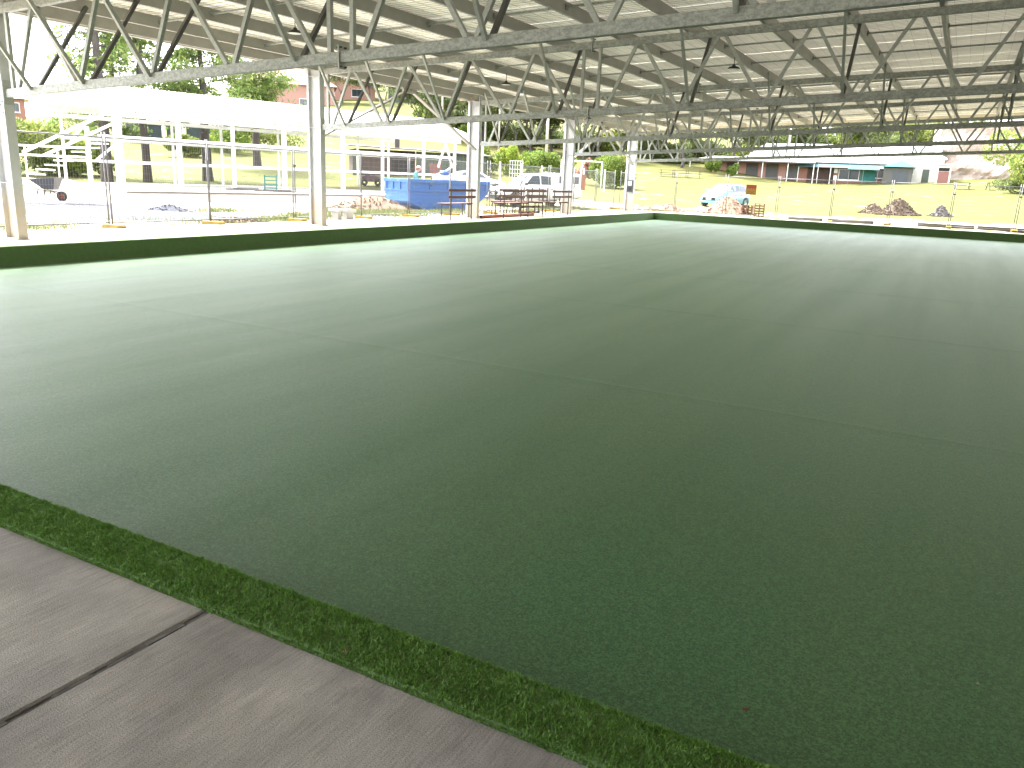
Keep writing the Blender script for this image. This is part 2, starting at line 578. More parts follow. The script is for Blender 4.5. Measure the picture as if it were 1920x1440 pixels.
    M['carblue'] = mat('pale_blue_car_paint', (0.17, 0.36, 0.45), (0.16, 0.35, 0.44), 2, 0.25, 0.1, 0, coat=0.7)
    M['chrome'] = mat('wheel_alloy', (0.5, 0.5, 0.5), None, 4, 0.3, 0.8, 0)
    M['redlamp'] = mat('red_lamp', (0.45, 0.02, 0.02), None, 4, 0.3, 0, 0)
    M['headlamp'] = mat('headlamp_lens', (0.55, 0.57, 0.6), None, 4, 0.1, 0.3, 0)
    # buildings
    M['brick'] = mat('red_brick', (0.28, 0.14, 0.105), (0.21, 0.10, 0.075), 14, 0.85, 0, 0.4)
    M['brickpale'] = mat('salmon_brick', (0.38, 0.22, 0.18), (0.31, 0.17, 0.14), 10, 0.85, 0, 0.3)
    M['redroof'] = mat('red_tile_roof', (0.27, 0.16, 0.145), (0.21, 0.12, 0.11), 3, 0.75, 0, 0.3)
    M['cyan'] = mat('pale_blue_awning', (0.075, 0.17, 0.20), None, 3, 0.6, 0, 0)
    M['teal'] = mat('teal_canvas', (0.018, 0.15, 0.14), (0.015, 0.12, 0.115), 3, 0.7, 0, 0)
    M['tealmetal'] = mat('teal_painted_steel', (0.012, 0.13, 0.115), None, 3, 0.5, 0, 0)
    M['rollerdoor'] = mat('grey_roller_door', (0.055, 0.065, 0.08), None, 3, 0.5, 0.1, 0)
    M['wallgrey'] = mat('grey_wall', (0.10, 0.097, 0.092), None, 3, 0.8, 0, 0)
    M['cream'] = mat('cream_wall', (0.62, 0.60, 0.54), None, 3, 0.8, 0, 0)
    M['pinkdoor'] = mat('pink_door', (0.20, 0.085, 0.075), None, 3, 0.7, 0, 0)
    M['shedbrown'] = mat('weathered_boards', (0.080, 0.050, 0.040), (0.045, 0.028, 0.024), 4, 0.9, 0, 0.3, stretch=(1, 1, 0.2))
    M['shedgreen'] = mat('faded_green_tin', (0.075, 0.092, 0.070), (0.05, 0.064, 0.05), 2, 0.7, 0.1, 0.1, stretch=(3, 3, 0.3))
    M['shedroof'] = mat('rusty_tin_roof', (0.16, 0.145, 0.13), (0.10, 0.08, 0.065), 2, 0.7, 0.2, 0.1)
    M['slatered'] = mat('faded_red_boards', (0.18, 0.07, 0.06), None, 3, 0.8, 0, 0)
    M['rubble'] = mat('brick_rubble', (0.30, 0.21, 0.15), (0.19, 0.115, 0.08), 3, 0.95, 0, 0.3, coord='World')
    M['mulch'] = mat('bark_mulch', (0.125, 0.090, 0.062), (0.065, 0.045, 0.032), 6, 0.95, 0, 0.4, coord='World')
    M['gravel'] = mat('blue_grey_gravel', (0.082, 0.086, 0.110), (0.042, 0.045, 0.060), 25, 0.95, 0, 0.8, 0.03, coord='World')
    M['sand'] = mat('pale_sand', (0.30, 0.28, 0.20), (0.22, 0.21, 0.13), 4, 0.95, 0, 0.3, 0.02)
    M['rock'] = mat('quarried_rock', (0.50, 0.44, 0.39), (0.24, 0.17, 0.14), 0.35, 0.95, 0, 0.8, 0.3, bscale=0.9)
    M['sleeper'] = mat('grey_sleeper', (0.13, 0.115, 0.10), (0.08, 0.07, 0.06), 4, 0.9, 0, 0.4)
    M['sigyellow'] = mat('sign_yellow', (0.32, 0.19, 0.02), None, 3, 0.5, 0, 0)
    M['sigred'] = mat('sign_red', (0.30, 0.04, 0.02), None, 3, 0.5, 0, 0)
    M['meter'] = mat('meter_box_grey', (0.060, 0.062, 0.075), None, 3, 0.5, 0, 0)
    M['paper'] = mat('paper_white', (0.75, 0.75, 0.75), None, 3, 0.6, 0, 0)
    M['pvcwhite'] = mat('pvc_white', (0.72, 0.73, 0.76), None, 2, 0.4, 0, 0)
    M['pvcbuff'] = mat('pvc_buff', (0.50, 0.42, 0.36), None, 2, 0.4, 0, 0)
    M['lampblack'] = mat('lamp_black', (0.02, 0.02, 0.02), None, 3, 0.4, 0.2, 0)
    M['lamplens'] = mat('lamp_lens', (0.75, 0.75, 0.72), None, 3, 0.3, 0, 0)
    M['barrow'] = mat('dark_grey_tray', (0.055, 0.058, 0.068), (0.045, 0.047, 0.055), 3, 0.5, 0.1, 0.05)
    M['rust'] = mat('rusty_red_rim', (0.17, 0.055, 0.04), None, 3, 0.7, 0.2, 0)
    M['skin'] = mat('skin', (0.48, 0.25, 0.18), None, 3, 0.5, 0, 0)
    M['shirt'] = mat('aqua_work_shirt', (0.07, 0.23, 0.22), (0.055, 0.19, 0.18), 6, 0.8, 0, 0.2)
    M['trousers'] = mat('navy_trousers', (0.02, 0.025, 0.045), None, 6, 0.85, 0, 0.2)
    M['cap'] = mat('white_red_cap', (0.70, 0.62, 0.62), None, 6, 0.8, 0, 0)
    M['red'] = mat('red_paint', (0.50, 0.05, 0.03), None, 3, 0.4, 0, 0)
    M['bluebag'] = mat('blue_tarp', (0.03, 0.12, 0.42), None, 3, 0.6, 0, 0.2)
    M['pole'] = mat('pale_timber_pole', (0.50, 0.47, 0.43), (0.40, 0.37, 0.33), 3, 0.9, 0, 0.2)


build_materials()

# ------------------------------------------------------------------ ground form
AZT = [(-180, 0.0), (-120, 0.003), (-80, 0.006), (-56, 0.0075), (-46, 0.0105), (-34, 0.0112), (-27, 0.0078), (-16, 0.0062), (-11, 0.0042), (-8, 0.0039), (3, 0.0058), (20, 0.006), (60, 0.003), (120, 0.0), (180, 0.0)]
AZ_B = [a for a, _ in AZT]
AZ_K = [k for _, k in AZT]
PX0, PX1, PY0, PY1 = -17.6, 27.2, -9.0, 44.3      # concrete surround, outer edge


def gh(x, y):
    """height of the land"""
    u = math.hypot(x, y)
    b = math.degrees(math.atan2(x, y))
    k = float(np.interp(b, AZ_B, AZ_K))
    t = max(0.0, u - 45)
    tail = float(np.interp(b, [-60, -47, -42], [0.0, 0.15, 0.8]))
    h = k * (t ** 1.5 if t < 105 else 105 ** 1.5 + 1.5 * 105 ** 0.5 * (min(t, 420) - 105) * tail)
    return -0.07 + h + 0.06 * math.sin(x * 0.21 + 1) * math.sin(y * 0.17) * min(1, max(0, (u - 22) / 20))


def polar(b, d):
    return d * math.sin(R(b)), d * math.cos(R(b))


def on(b, d, dz=0.0):
    x, y = polar(b, d)
    return (x, y, gh(x, y) + dz)


def make_ground():
    def axis(lo, hi, a, b_, step, far):
        s = list(np.arange(a, b_ + 1e-6, step))
        l_, v, st = [], a, step
        while v > lo:
            st = min(st * 1.25, far)
            v -= st
            l_.append(v)
        h_, v, st = [], b_, step
        while v < hi:
            st = min(st * 1.25, far)
            v += st
            h_.append(v)
        return sorted(l_) + s + h_
    xs = axis(-900, 600, -75, 45, 1.6, 25)
    ys = axis(-300, 1000, -15, 125, 1.6, 25)
    # snap grid lines to the edge of the surround
    def snap(arr, v):
        i = min(range(len(arr)), key=lambda k: abs(arr[k] - v))
        arr[i] = v
    for v in (PX0 + 0.01, PX1 - 0.01, PX0 + 0.25, PX1 - 0.25):
        snap(xs, v)
    for v in (PY0 + 0.01, PY1 - 0.01, PY0 + 0.25, PY1 - 0.25):
        snap(ys, v)
    nx, ny = len(xs), len(ys)
    V, D = [], []
    for y in ys:
        for x in xs:
            inside = PX0 + 0.1 < x < PX1 - 0.1 and PY0 + 0.1 < y < PY1 - 0.1
            V.append((x, y, -0.75 if inside else gh(x, y)))
            u = math.hypot(x, y)
            # works yard beside the surround, track along the far side, lawn further out
            a = min(1.0, max(0.0, (x + 44) / 8)) if x < PX0 else 0
            a *= 1 if y < 36 else max(0, 1 - (y - 36) / 6)
            c = max(0.0, 1 - abs(y - 49.5 - 0.15 * x) / 7.0) if x > -30 and y > PY1 else 0
            near = max(0.0, 1 - (abs(x - PX0)) / 1.2) * 0.5 if x < PX0 and y < 60 else 0
            D.append(max(a * 0.62, c * 0.62, near))
    F = [(j * nx + i, j * nx + i + 1, (j + 1) * nx + i + 1, (j + 1) * nx + i) for j in range(ny - 1) for i in range(nx - 1)]
    me = np_mesh('ground', V, F, True)
    at = me.attributes.new('dirt', 'FLOAT', 'POINT')
    at.data.foreach_set('value', np.array(D, dtype=np.float32))
    o = place('ground', me, M['ground'])
    tag(o, kind='structure')


make_ground()

# ------------------------------------------------------------------ bowling green, banks, paving
GX0, GX1, GY0, GY1, GZ = -14.58, 23.7, 2.0, 42.5, -0.348
BW = 0.24


def make_green():
    root = thing('bowling_green', 'dark green carpeted bowling green sunk below the concrete surround', 'green')
    del root['category']
    tag(root, kind='structure')
    ys = [GY0 - 0.05, 7.0, 11.95, 16.9, 21.85, 26.8, 31.75, 36.7, 41.65, GY1 + 0.05]
    for a, b in zip(ys[:-1], ys[1:]):
        mb = MB()
        lift = 0.0005
        prof = [(a + 0.0002, GZ + lift), (a + 0.02, GZ + 0.0015), (a + 0.12, GZ)]
        k = 10
        prof += [(a + 0.12 + (b - a - 0.24) * i / k, GZ) for i in range(1, k)]
        prof += [(b - 0.12, GZ), (b - 0.02, GZ + 0.0015), (b - 0.0002, GZ + lift)]
        vv = [(x, y, z) for x in (GX0 - 0.05, 0, GX1 + 0.05) for (y, z) in prof]
        n = len(prof)
        ff = [(s * n + i, (s + 1) * n + i, (s + 1) * n + i + 1, s * n + i + 1) for s in range(2) for i in range(n - 1)]
        mb.add(vv, ff)
        mb.build('carpet_strip', M['carpet'], root)
    for y in ys[1:-1]:
        MB().box(GX0 - 0.02, GX1 + 0.02, y - 0.004, y + 0.004, GZ - 0.004, GZ + 0.0012).build('seam_tape', M['carpet'], root)
    # sub floor seen in the hairline seams
    MB().box(GX0 - 0.1, GX1 + 0.1, GY0 - 0.1, GY1 + 0.1, GZ - 0.05, GZ - 0.006).build('base_layer', M['carpet'], root)


make_green()


def bank_profile():
    # (outward offset from the wall line, height)
    p = [(0.0, GZ - 0.03), (0.0, -0.10), (0.002, -0.03)]
    r = 0.03
    for i in range(1, 6):
        t = math.pi / 2 * i / 5
        p.append((r - r * math.cos(t), 0.020 - r + r * math.sin(t)))
    p += [(0.06, 0.018), (0.12, 0.012), (BW - 0.01, 0.010), (BW, 0.0), (BW, -0.05)]
    return p


def make_bank(side, name, label):
    pr = bank_profile()
    V, F = [], []
    seg = 2
    for s in range(seg + 1):
        t = s / seg
        for (o, z) in pr:
            x0, x1, y0, y1 = GX0 - o, GX1 + o, GY0 - o, GY1 + o
            if side == 'near':
                q = (x0 + (x1 - x0) * t, y0, z)
            elif side == 'far':
                q = (x0 + (x1 - x0) * t, y1, z)
            elif side == 'left':
                q = (x0, y0 + (y1 - y0) * t, z)
            else:
                q = (x1, y0 + (y1 - y0) * t, z)
            V.append(q)
    n = len(pr)
    for s in range(seg):
        for i in range(n - 1):
            F.append((s * n + i, s * n + i + 1, (s + 1) * n + i + 1, (s + 1) * n + i))
    o = MB().add(V, F).build(name, M['bank'], smooth=True)
    o['label'] = label
    o['kind'] = 'structure'
    return o


bank_near = make_bank('near', 'turf_bank', 'strip of long artificial turf along the near edge of the green')
make_bank('far', 'turf_bank', 'turf covered bank at the far end of the green')
make_bank('left', 'turf_bank', 'long turf covered bank below the row of columns')
make_bank('right', 'turf_bank', 'turf covered bank on the open right side of the green')


def blades():
    rs = np.random.RandomState(3)
    P, Nn = [], []
    def strip(x0, x1, dens):
        n1 = int((x1 - x0) * (BW + 0.02) * dens)
        x = rs.uniform(x0, x1, n1)
        o = rs.uniform(0.012, BW + 0.012, n1)
        P.append(np.stack([x, GY0 - o, np.where(o < BW - 0.005, np.interp(o, [0.0, 0.03, 0.06, 0.12], [0.012, 0.020, 0.018, 0.012]), 0.003)], 1))
        Nn.append(np.tile([0, 0, 1.0], (n1, 1)))
        # round the lip and down the wall
        n2 = int((x1 - x0) * 0.05 * dens * 2.2)
        t = rs.uniform(0, math.pi / 2, n2)
        x = rs.uniform(x0, x1, n2)
        P.append(np.stack([x, GY0 - (0.03 - 0.03 * np.cos(t)), -0.010 + 0.03 * np.sin(t)], 1))
        Nn.append(np.stack([np.zeros(n2), np.cos(t), np.sin(t)], 1))
    strip(-4.7, 1.2, 62000)
    strip(-9.5, -4.7, 14000)
    strip(1.2, 5, 14000)
    P, Nn = np.concatenate(P), np.concatenate(Nn)
    n = len(P)
    # tuft lean shared by neighbours
    lx = np.sin(P[:, 0] * 41 + np.sin(P[:, 1] * 57) * 2) * 0.35
    ly = np.cos(P[:, 1] * 49 + np.sin(P[:, 0] * 33) * 2) * 0.35
    d = Nn + np.stack([lx, ly, np.zeros(n)], 1) + rs.normal(0, 0.62, (n, 3))
    d /= np.linalg.norm(d, axis=1)[:, None]
    d[:, 2] = np.abs(d[:, 2]) * 0.9 + 0.05
    cell = rs.uniform(0, 1, (1024, 64))
    def tuft(sz, ox):
        return cell[np.floor((P[:, 0] + 20) / sz + ox).astype(int) % 1024, np.floor((P[:, 1] + 5) / sz + ox).astype(int) % 64]
    tf = 0.6 * tuft(0.016, 0.0) + 0.4 * tuft(0.037, 0.37)
    h = (rs.uniform(0.007, 0.016, n) * (0.35 + 1.35 * tf))[:, None]
    a = np.cross(d, rs.normal(0, 1, (n, 3)))
    a /= np.linalg.norm(a, axis=1)[:, None] + 1e-9
    w = rs.uniform(0.0010, 0.0020, n)[:, None]
    b0, b1 = P - a * w, P + a * w
    mid = P + d * h * 0.6
    tip = P + d * h + rs.normal(0, 0.0022, (n, 3))
    V = np.stack([b0, b1, mid + a * w * 0.8, tip], 1).reshape(-1, 3)
    F = np.arange(n * 4).reshape(-1, 4)
    o = place('turf_pile', np_mesh('turf_pile', V, F), M['blade'], bank_near)
    o['kind'] = 'stuff'


blades()


def make_paving():
    root = thing('paving', 'broomed concrete paving around the green', 'paving')
    del root['category']
    tag(root, kind='structure')
    def slab(x0, x1, y0, y1, m, z=0.0):
        g = 0.012
        c = 0.007
        x0, x1, y0, y1 = x0 + g, x1 - g, y0 + g, y1 - g
        mb = MB()
        vv = []
        for z_, i in ((-0.14, 0), (z - c, 0), (z, c)):
            vv += [(x0 + i, y0 + i, z_), (x1 - i, y0 + i, z_), (x1 - i, y1 - i, z_), (x0 + i, y1 - i, z_)]
        ff = [(8, 9, 10, 11)]
        for r_ in range(2):
            for i in range(4):
                j = (i + 1) % 4
                ff.append((r_ * 4 + i, r_ * 4 + j, r_ * 4 + 4 + j, r_ * 4 + 4 + i))
        mb.add(vv, ff)
        mb.build('concrete_slab', m, root)
    xi0, xi1, yi0, yi1 = GX0 - BW, GX1 + BW, GY0 - BW, GY1 + BW
    near_x = [PX0, -14.15, -11.15, -8.15, -5.15, -2.15, 0.85, 3.85, 6.85, 9.85, 12.85, 15.85, 18.85, 21.85, 24.6, PX1]
    for a, b in zip(near_x[:-1], near_x[1:]):
        slab(a, b, yi0 - 4.0, yi0 + 0.011, M['concrete'], 0.0)
        slab(a, b, PY0, yi0 - 4.0, M['concrete'], 0.0)
    for x in near_x[1:-1]:
        jf = MB()
        jr = random.Random(int(x * 10))
        yy = PY0 + 0.05
        while yy < yi0 - 0.01:
            y2 = min(yy + jr.uniform(0.05, 0.16), yi0 - 0.004)
            of = jr.uniform(-0.003, 0.003)
            jf.box(x - 0.0085 + of, x + 0.0085 + of, yy, y2, -0.13, -jr.uniform(0.002, 0.013))
            yy = y2 + 0.0005
        jf.build('joint_filler', M['joint'], root)
    ly = [yi0 + 0.0 + i * (PY1 - yi0) / 14 for i in range(15)]
    for a, b in zip(ly[:-1], ly[1:]):
        slab(PX0, xi0 + 0.009, a, b, M['concrete_side'])
        slab(xi1 - 0.009, PX1, a, b, M['concrete_side'])
    fx = [xi0 + i * (xi1 - xi0) / 12 for i in range(13)]
    for a, b in zip(fx[:-1], fx[1:]):
        slab(a, b, yi1 - 0.009, PY1, M['concrete_side'])
    # bedding under the slabs, outside the green
    bed = MB()
    bed.box(PX0 + 0.02, PX1 - 0.02, PY0 + 0.02, yi0 - 0.02, -0.3, -0.141)
    bed.box(PX0 + 0.02, xi0 - 0.02, yi0 + 0.02, PY1 - 0.02, -0.3, -0.141)
    bed.box(xi1 + 0.02, PX1 - 0.02, yi0 + 0.02, PY1 - 0.02, -0.3, -0.141)
    bed.box(xi0 + 0.02, xi1 - 0.02, yi1 + 0.02, PY1 - 0.02, -0.3, -0.141)
    bed.build('bedding', M['joint'], root)


make_paving()

# ------------------------------------------------------------------ steel pavilion
XC, ZT, SL, HT = -16.05, 2.588, 0.0485, 1.438
XRIDGE = 4.6
TY = [0.8, 9.21, 17.75, 26.17, 34.43, 42.5]
FLX = XC + 0.21                     # inner flange face of the left columns


def zb(x):                          # underside of a bottom chord
    xx = x if x <= XRIDGE else 2 * XRIDGE - x
    return ZT + SL * (xx - XC)


def make_column():
    c = thing('steel_column', '', 'column', (0, 0, 0), 0, 'columns carrying the pavilion roof')
    D, B, tf, tw, H = 0.42, 0.19, 0.016, 0.011, 4.36
    MB().box(-D / 2, -D / 2 + tf, -B / 2, B / 2, 0.02, H).build('flange', M['column'], c)
    MB().box(D / 2 - tf, D / 2, -B / 2, B / 2, 0.02, H).build('flange', M['column'], c)
    MB().box(-D / 2 + tf, D / 2 - tf, -tw / 2, tw / 2, 0.02, H).build('web', M['column'], c)
    for z in (1.06, 2.66, 4.0):
        MB().box(-D / 2 + tf + 0.001, D / 2 - tf - 0.001, -B / 2 + 0.004, -tw / 2 - 0.001, z - 0.006, z + 0.006).box(-D / 2 + tf + 0.001, D / 2 - tf - 0.001, tw / 2 + 0.001, B / 2 - 0.004, z - 0.006, z + 0.006).build('stiffener', M['column'], c)
    MB().box(-D / 2 - 0.05, D / 2 + 0.05, -B / 2 - 0.05, B / 2 + 0.05, 0.001, 0.02).build('base_plate', M['column'], c)
    pl = MB().box(0.03, 0.19, -tw / 2 - 0.016, -tw / 2 - 0.002, 2.30, 2.56).build('bracket_plate', M['pvcwhite'], c)
    for bx in (0.05, 0.17):
        for bz in (2.33, 2.53):
            MB().tube((bx, -tw / 2 - 0.03, bz), (bx, -tw / 2 - 0.016, bz), 0.013, n=6).build('bolt', M['bolt'], pl)
    # rain pipe standing behind the outer flange
    dp = MB()
    dp.tube((-D / 2 - 0.075, 0.02, 0.03), (-D / 2 - 0.075, 0.02, 4.12), 0.05, n=12)
    dp.tube((-D / 2 - 0.075, 0.02, 4.12), (-D / 2 - 0.24, 0.02, 4.34), 0.05, n=12)
    dp.build('downpipe', M['pvcwhite'], c, True)
    return c


COL_LABELS = {1: 'nearest steel column, at the left edge of the picture', 2: 'second steel column from the left, beside a splice of the nearest truss',
              3: 'third steel column from the left, with a bench in front of it', 4: 'fourth steel column from the left, behind the cluster of benches',
              5: 'fifth steel column from the left, with a dark meter box on it'}


def make_columns():
    c0 = make_column()
    first = True
    for side in (0, 1):
        for i, y in enumerate(TY):
            x = XC if side == 0 else 2 * XRIDGE - XC
            c = c0 if first else copy_tree(c0)
            first = False
            c.location = (x, y, 0)
            c.rotation_euler = (0, 0, 0 if side == 0 else math.pi)
            if side == 0 and i in COL_LABELS:
                c['label'] = COL_LABELS[i]
            else:
                c['label'] = 'grey steel column holding up the pavilion roof, outside the picture'


make_columns()


def make_truss():
    t = thing('roof_truss', '', 'truss', (0, 0, 0), 0, 'trusses spanning the pavilion')
    cw, ch = 0.10, 0.15
    X_END = FLX + 0.016
    XS = -7.85
    def mirror(x):
        return 2 * XRIDGE - x
    bots = [-13.72, -11.85, -10.0, -8.25, -7.45, -5.74, -3.95, -2.17, -0.33, 1.5, 3.35]
    tops = [-14.77, -12.95, -11.1, -9.25, -6.72, -4.93, -3.1, -1.25, 0.58, 2.42]
    for s in (0, 1):
        f = (lambda x: x) if s == 0 else mirror
        def chord(xa, xb, dz, nm):
            n_ = math.sqrt(1 + SL * SL)
            pts = []
            for x in (xa, xb):
                z = zb(x) + dz
                for yy, zz in ((-cw / 2, 0), (cw / 2, 0), (cw / 2, ch * n_), (-cw / 2, ch * n_)):
                    pts.append((f(x), yy, z + zz))
            MB().add(pts, [(3, 2, 1, 0), (4, 5, 6, 7), (0, 1, 5, 4), (1, 2, 6, 5), (2, 3, 7, 6), (3, 0, 4, 7)]).build(nm, M['galv'], t, bevel=0.008)
        chord(X_END, XS - 0.012, 0, 'bottom_chord')
        chord(XS + 0.012, XRIDGE - 0.012, 0, 'bottom_chord')
        chord(X_END, XS - 0.012, HT, 'top_chord')
        chord(XS + 0.012, XRIDGE - 0.012, HT, 'top_chord')
        # bolted splice plates
        for dz in (0, HT):
            for k in (-1, 1):
                xx = XS + k * 0.0061
                z = zb(XS) + dz
                p = MB().box(min(f(xx - 0.0058), f(xx + 0.0058)), max(f(xx - 0.0058), f(xx + 0.0058)), -0.075, 0.075, z - 0.075, z + ch + 0.075).build('splice_plate', M['galv_web'], t)
                for by in (-0.05, 0.05):
                    for bz in (z - 0.05, z + ch + 0.05):
                        MB().tube((f(xx + k * 0.006), by, bz), (f(xx + k * 0.034), by, bz), 0.014, n=6).build('bolt', M['bolt'], p)
        # end plate against the column
        MB().box(min(f(FLX + 0.001), f(X_END - 0.001)), max(f(FLX + 0.001), f(X_END - 0.001)), -0.09, 0.09, zb(FLX) - 0.12, zb(FLX) + ch + 0.16).build('end_plate', M['galv_web'], t)
        MB().box(min(f(FLX + 0.001), f(X_END - 0.001)), max(f(FLX + 0.001), f(X_END - 0.001)), -0.088, 0.088, zb(FLX) + HT - 0.05, zb(FLX) + HT + ch - 0.02).build('end_plate', M['galv_web'], t)
        def web(xa, xb, w=0.065):
            pa = (f(xa), 0, zb(xa) + ch - 0.004)
            pb = (f(xb), 0, zb(xb) + HT + 0.004)
            MB().bar(pa, pb, w, w, (0, 1, 0)).build('web_member', M['galv_web'], t)
        g = 0.075
        web(-15.62, -15.62)
        web(-15.45, tops[0] - g)
        for i in range(4):
            web(bots[i] - g, tops[i] + g)
            if i < 3:
                web(bots[i] + g, tops[i + 1] - g)
        web(-8.05, -8.05)
        web(-7.65, -7.65)
        for i in range(4, 11):
            if i > 4:
                web(bots[i] - g, tops[i - 1] + g)
            if i < 10:
                web(bots[i] + (g if i > 4 else 0), tops[i] - g)
        web(4.45, 4.45)
        # fly braces from the bottom chord out to the purlins on both sides
        for x in (-15.0, -13.5, -11.78, -8.66, -5.5, -2.42, 0.72):
            for k in (-1, 1):
                pa = (f(x), k * 0.06, zb(x) + ch * 0.6)
                pb = (f(x), k * 1.16, zb(x) + HT + ch + 0.10)
                m_ = M['galv_web'] if k < 0 else M['galv_dark']  # braces leaning towards the far end take a darker steel
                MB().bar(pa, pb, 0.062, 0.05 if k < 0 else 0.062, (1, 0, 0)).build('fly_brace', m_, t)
    return t


TRUSS_LABELS = {1: 'nearest galvanised roof truss, its bottom chord crossing the top of the picture', 2: 'second galvanised roof truss, meeting the second column',
                3: 'third galvanised roof truss, meeting the column with the bench', 4: 'fourth galvanised roof truss, meeting the column behind the benches',
                5: 'farthest galvanised roof truss, at the column with the meter box'}


def make_trusses():
    t0 = make_truss()
    for i, y in enumerate(TY):
        t = t0 if i == 0 else copy_tree(t0)
        t.location = (0, y, 0)
        t['label'] = TRUSS_LABELS.get(i, 'galvanised roof truss overhead or behind the viewer, outside the picture')


make_trusses()

PUR = [-16.0, -15.05, -13.55, -11.965, -10.38, -8.795, -7.21, -5.625, -4.04, -2.455, -0.87, 0.715, 2.30, 3.885]
PD = 0.23
YA, YB_ = -3.3, 43.5
ZP = HT + 0.15                      # purlin seat above the bottom chord line


def make_roof():
    r = thing('pavilion_roof', 'long metal roof of the pavilion on lipped steel purlins', 'roof')
    cuts = [YA] + TY[1:-1] + [YB_]
    # purlins: C section with the web towards the middle of the building
    t = 0.004
    fl, lip = 0.075, 0.02
    for s in (0, 1):
        for x in PUR:
            for a, b in zip(cuts[:-1], cuts[1:]):
                xx = x if s == 0 else 2 * XRIDGE - x
                k = 1 if s == 0 else -1
                z0 = zb(x) + ZP + 0.002
                z1 = z0 + PD
                mb = MB()
                a2, b2 = a + 0.0, b - 0.004
                mb.box(min(xx, xx - k * t), max(xx, xx - k * t), a2, b2, z0, z1)
                lo_, hi_ = min(xx - k * t, xx - k * fl), max(xx - k * t, xx - k * fl)
                mb.box(lo_, hi_, a2, b2, z0, z0 + t)
                mb.box(lo_, hi_, a2, b2, z1 - t, z1)
                ed = xx - k * fl
                mb.box(min(ed, ed + k * t), max(ed, ed + k * t), a2, b2, z0 + t, z0 + lip)
                mb.build('purlin', M['purlin'], r, fix=False)
                # lapped sleeve over the truss
                if a in TY:
                    mb = MB()
                    mb.box(min(xx + k * 0.001, xx + k * 0.005), max(xx + k * 0.001, xx + k * 0.005), a - 0.55, a + 0.55, z0 + 0.012, z1 - 0.012)
                    mb.build('lap_plate', M['purlin'], r, fix=False)
    # bridging bars, two rows in every bay
    cache = {}
    for s in (0, 1):
        for x0, x1 in zip(PUR[1:-1], PUR[2:]):
            for a, b in zip(TY[:-1], TY[1:]):
                for q in (0.33, 0.67):
                    y = a + (b - a) * q
                    dx = round(x1 - x0, 3)
                    key = (dx, s)
                    if key not in cache:
                        mb = MB()
                        k = 1 if s == 0 else -1
                        mb.bar((k * 0.004, 0, 0), (k * (dx - 0.08), 0, dx * SL), 0.05, 0.035)
                        mb.box(min(k * 0.002, k * 0.03), max(k * 0.002, k * 0.03), -0.05, 0.05, -0.05, 0.05)
                        cache[key] = mb.mesh('bridging_bar')
                    xx = x0 if s == 0 else 2 * XRIDGE - x0
                    place('bridging_bar', cache[key], M['galv'], r, (xx, y, zb(x0) + ZP + PD * 0.55))
    # sheets: ribs run up the slope
    W = 0.762
    n = int((YB_ + 0.2 - YA) / W) + 1
    rib = W / 4
    prof = []
    for i in range(4):
        o = i * rib
        prof += [(o, 0), (o + rib * 0.62, 0), (o + rib * 0.72, 0.029), (o + rib * 0.90, 0.029)]
    prof.append((W + 0.002, 0))
    xe = -16.75
    for s in (0, 1):
        mb = MB()
        xs_ = [xe, -8, XRIDGE - 0.02]
        vv = []
        for x in xs_:
            xx = x if s == 0 else 2 * XRIDGE - x
            for (py, pz) in prof:
                vv.append((xx, py, zb(x) + ZP + PD + 0.012 + pz))
        m_ = len(prof)
        mb.add(vv, [(a * m_ + i, a * m_ + i + 1, (a + 1) * m_ + i + 1, (a + 1) * m_ + i) for a in range(2) for i in range(m_ - 1)])
        me = mb.mesh('roof_sheet', fix=False)
        for k in range(n):
            place('roof_sheet', me, M['sheet'], r, (0, YA + k * W, 0.0015 * (k % 2)))
    MB().bar((XRIDGE, YA, zb(XRIDGE) + ZP + PD + 0.06), (XRIDGE, YB_ + 0.2, zb(XRIDGE) + ZP + PD + 0.06), 0.4, 0.012).build('ridge_cap', M['sheet'], r)
    # safety mesh under the sheets
    V = MB()
    w = 0.0022
    for s in (0, 1):
        k = 1 if s == 0 else -1
        f = (lambda x: x) if s == 0 else (lambda x: 2 * XRIDGE - x)
        y = YA + 0.1
        while y < YB_:
            z0, z1 = zb(xe) + ZP + PD + 0.005, zb(XRIDGE) + ZP + PD + 0.005
            V.add([(f(xe), y - w, z0), (f(xe), y + w, z0), (f(XRIDGE), y + w, z1), (f(XRIDGE), y - w, z1), (f(xe), y, z0 + 2 * w), (f(XRIDGE), y, z1 + 2 * w)],
                  [(0, 1, 2, 3), (1, 4, 5, 2), (4, 0, 3, 5)])
            y += 0.15
        x = xe + 0.1
        while x < XRIDGE:
            z0 = zb(x) + ZP + PD + 0.004
            V.add([(f(x) - w, YA, z0), (f(x) + w, YA, z0), (f(x) + w, YB_, z0), (f(x) - w, YB_, z0), (f(x), YA, z0 + 2 * w), (f(x), YB_, z0 + 2 * w)],
                  [(0, 1, 2, 3), (1, 4, 5, 2), (4, 0, 3, 5)])
            x += 0.30
    o = V.build('wire_mesh', M['wire'], r, fix=False)
    o['kind'] = 'stuff'
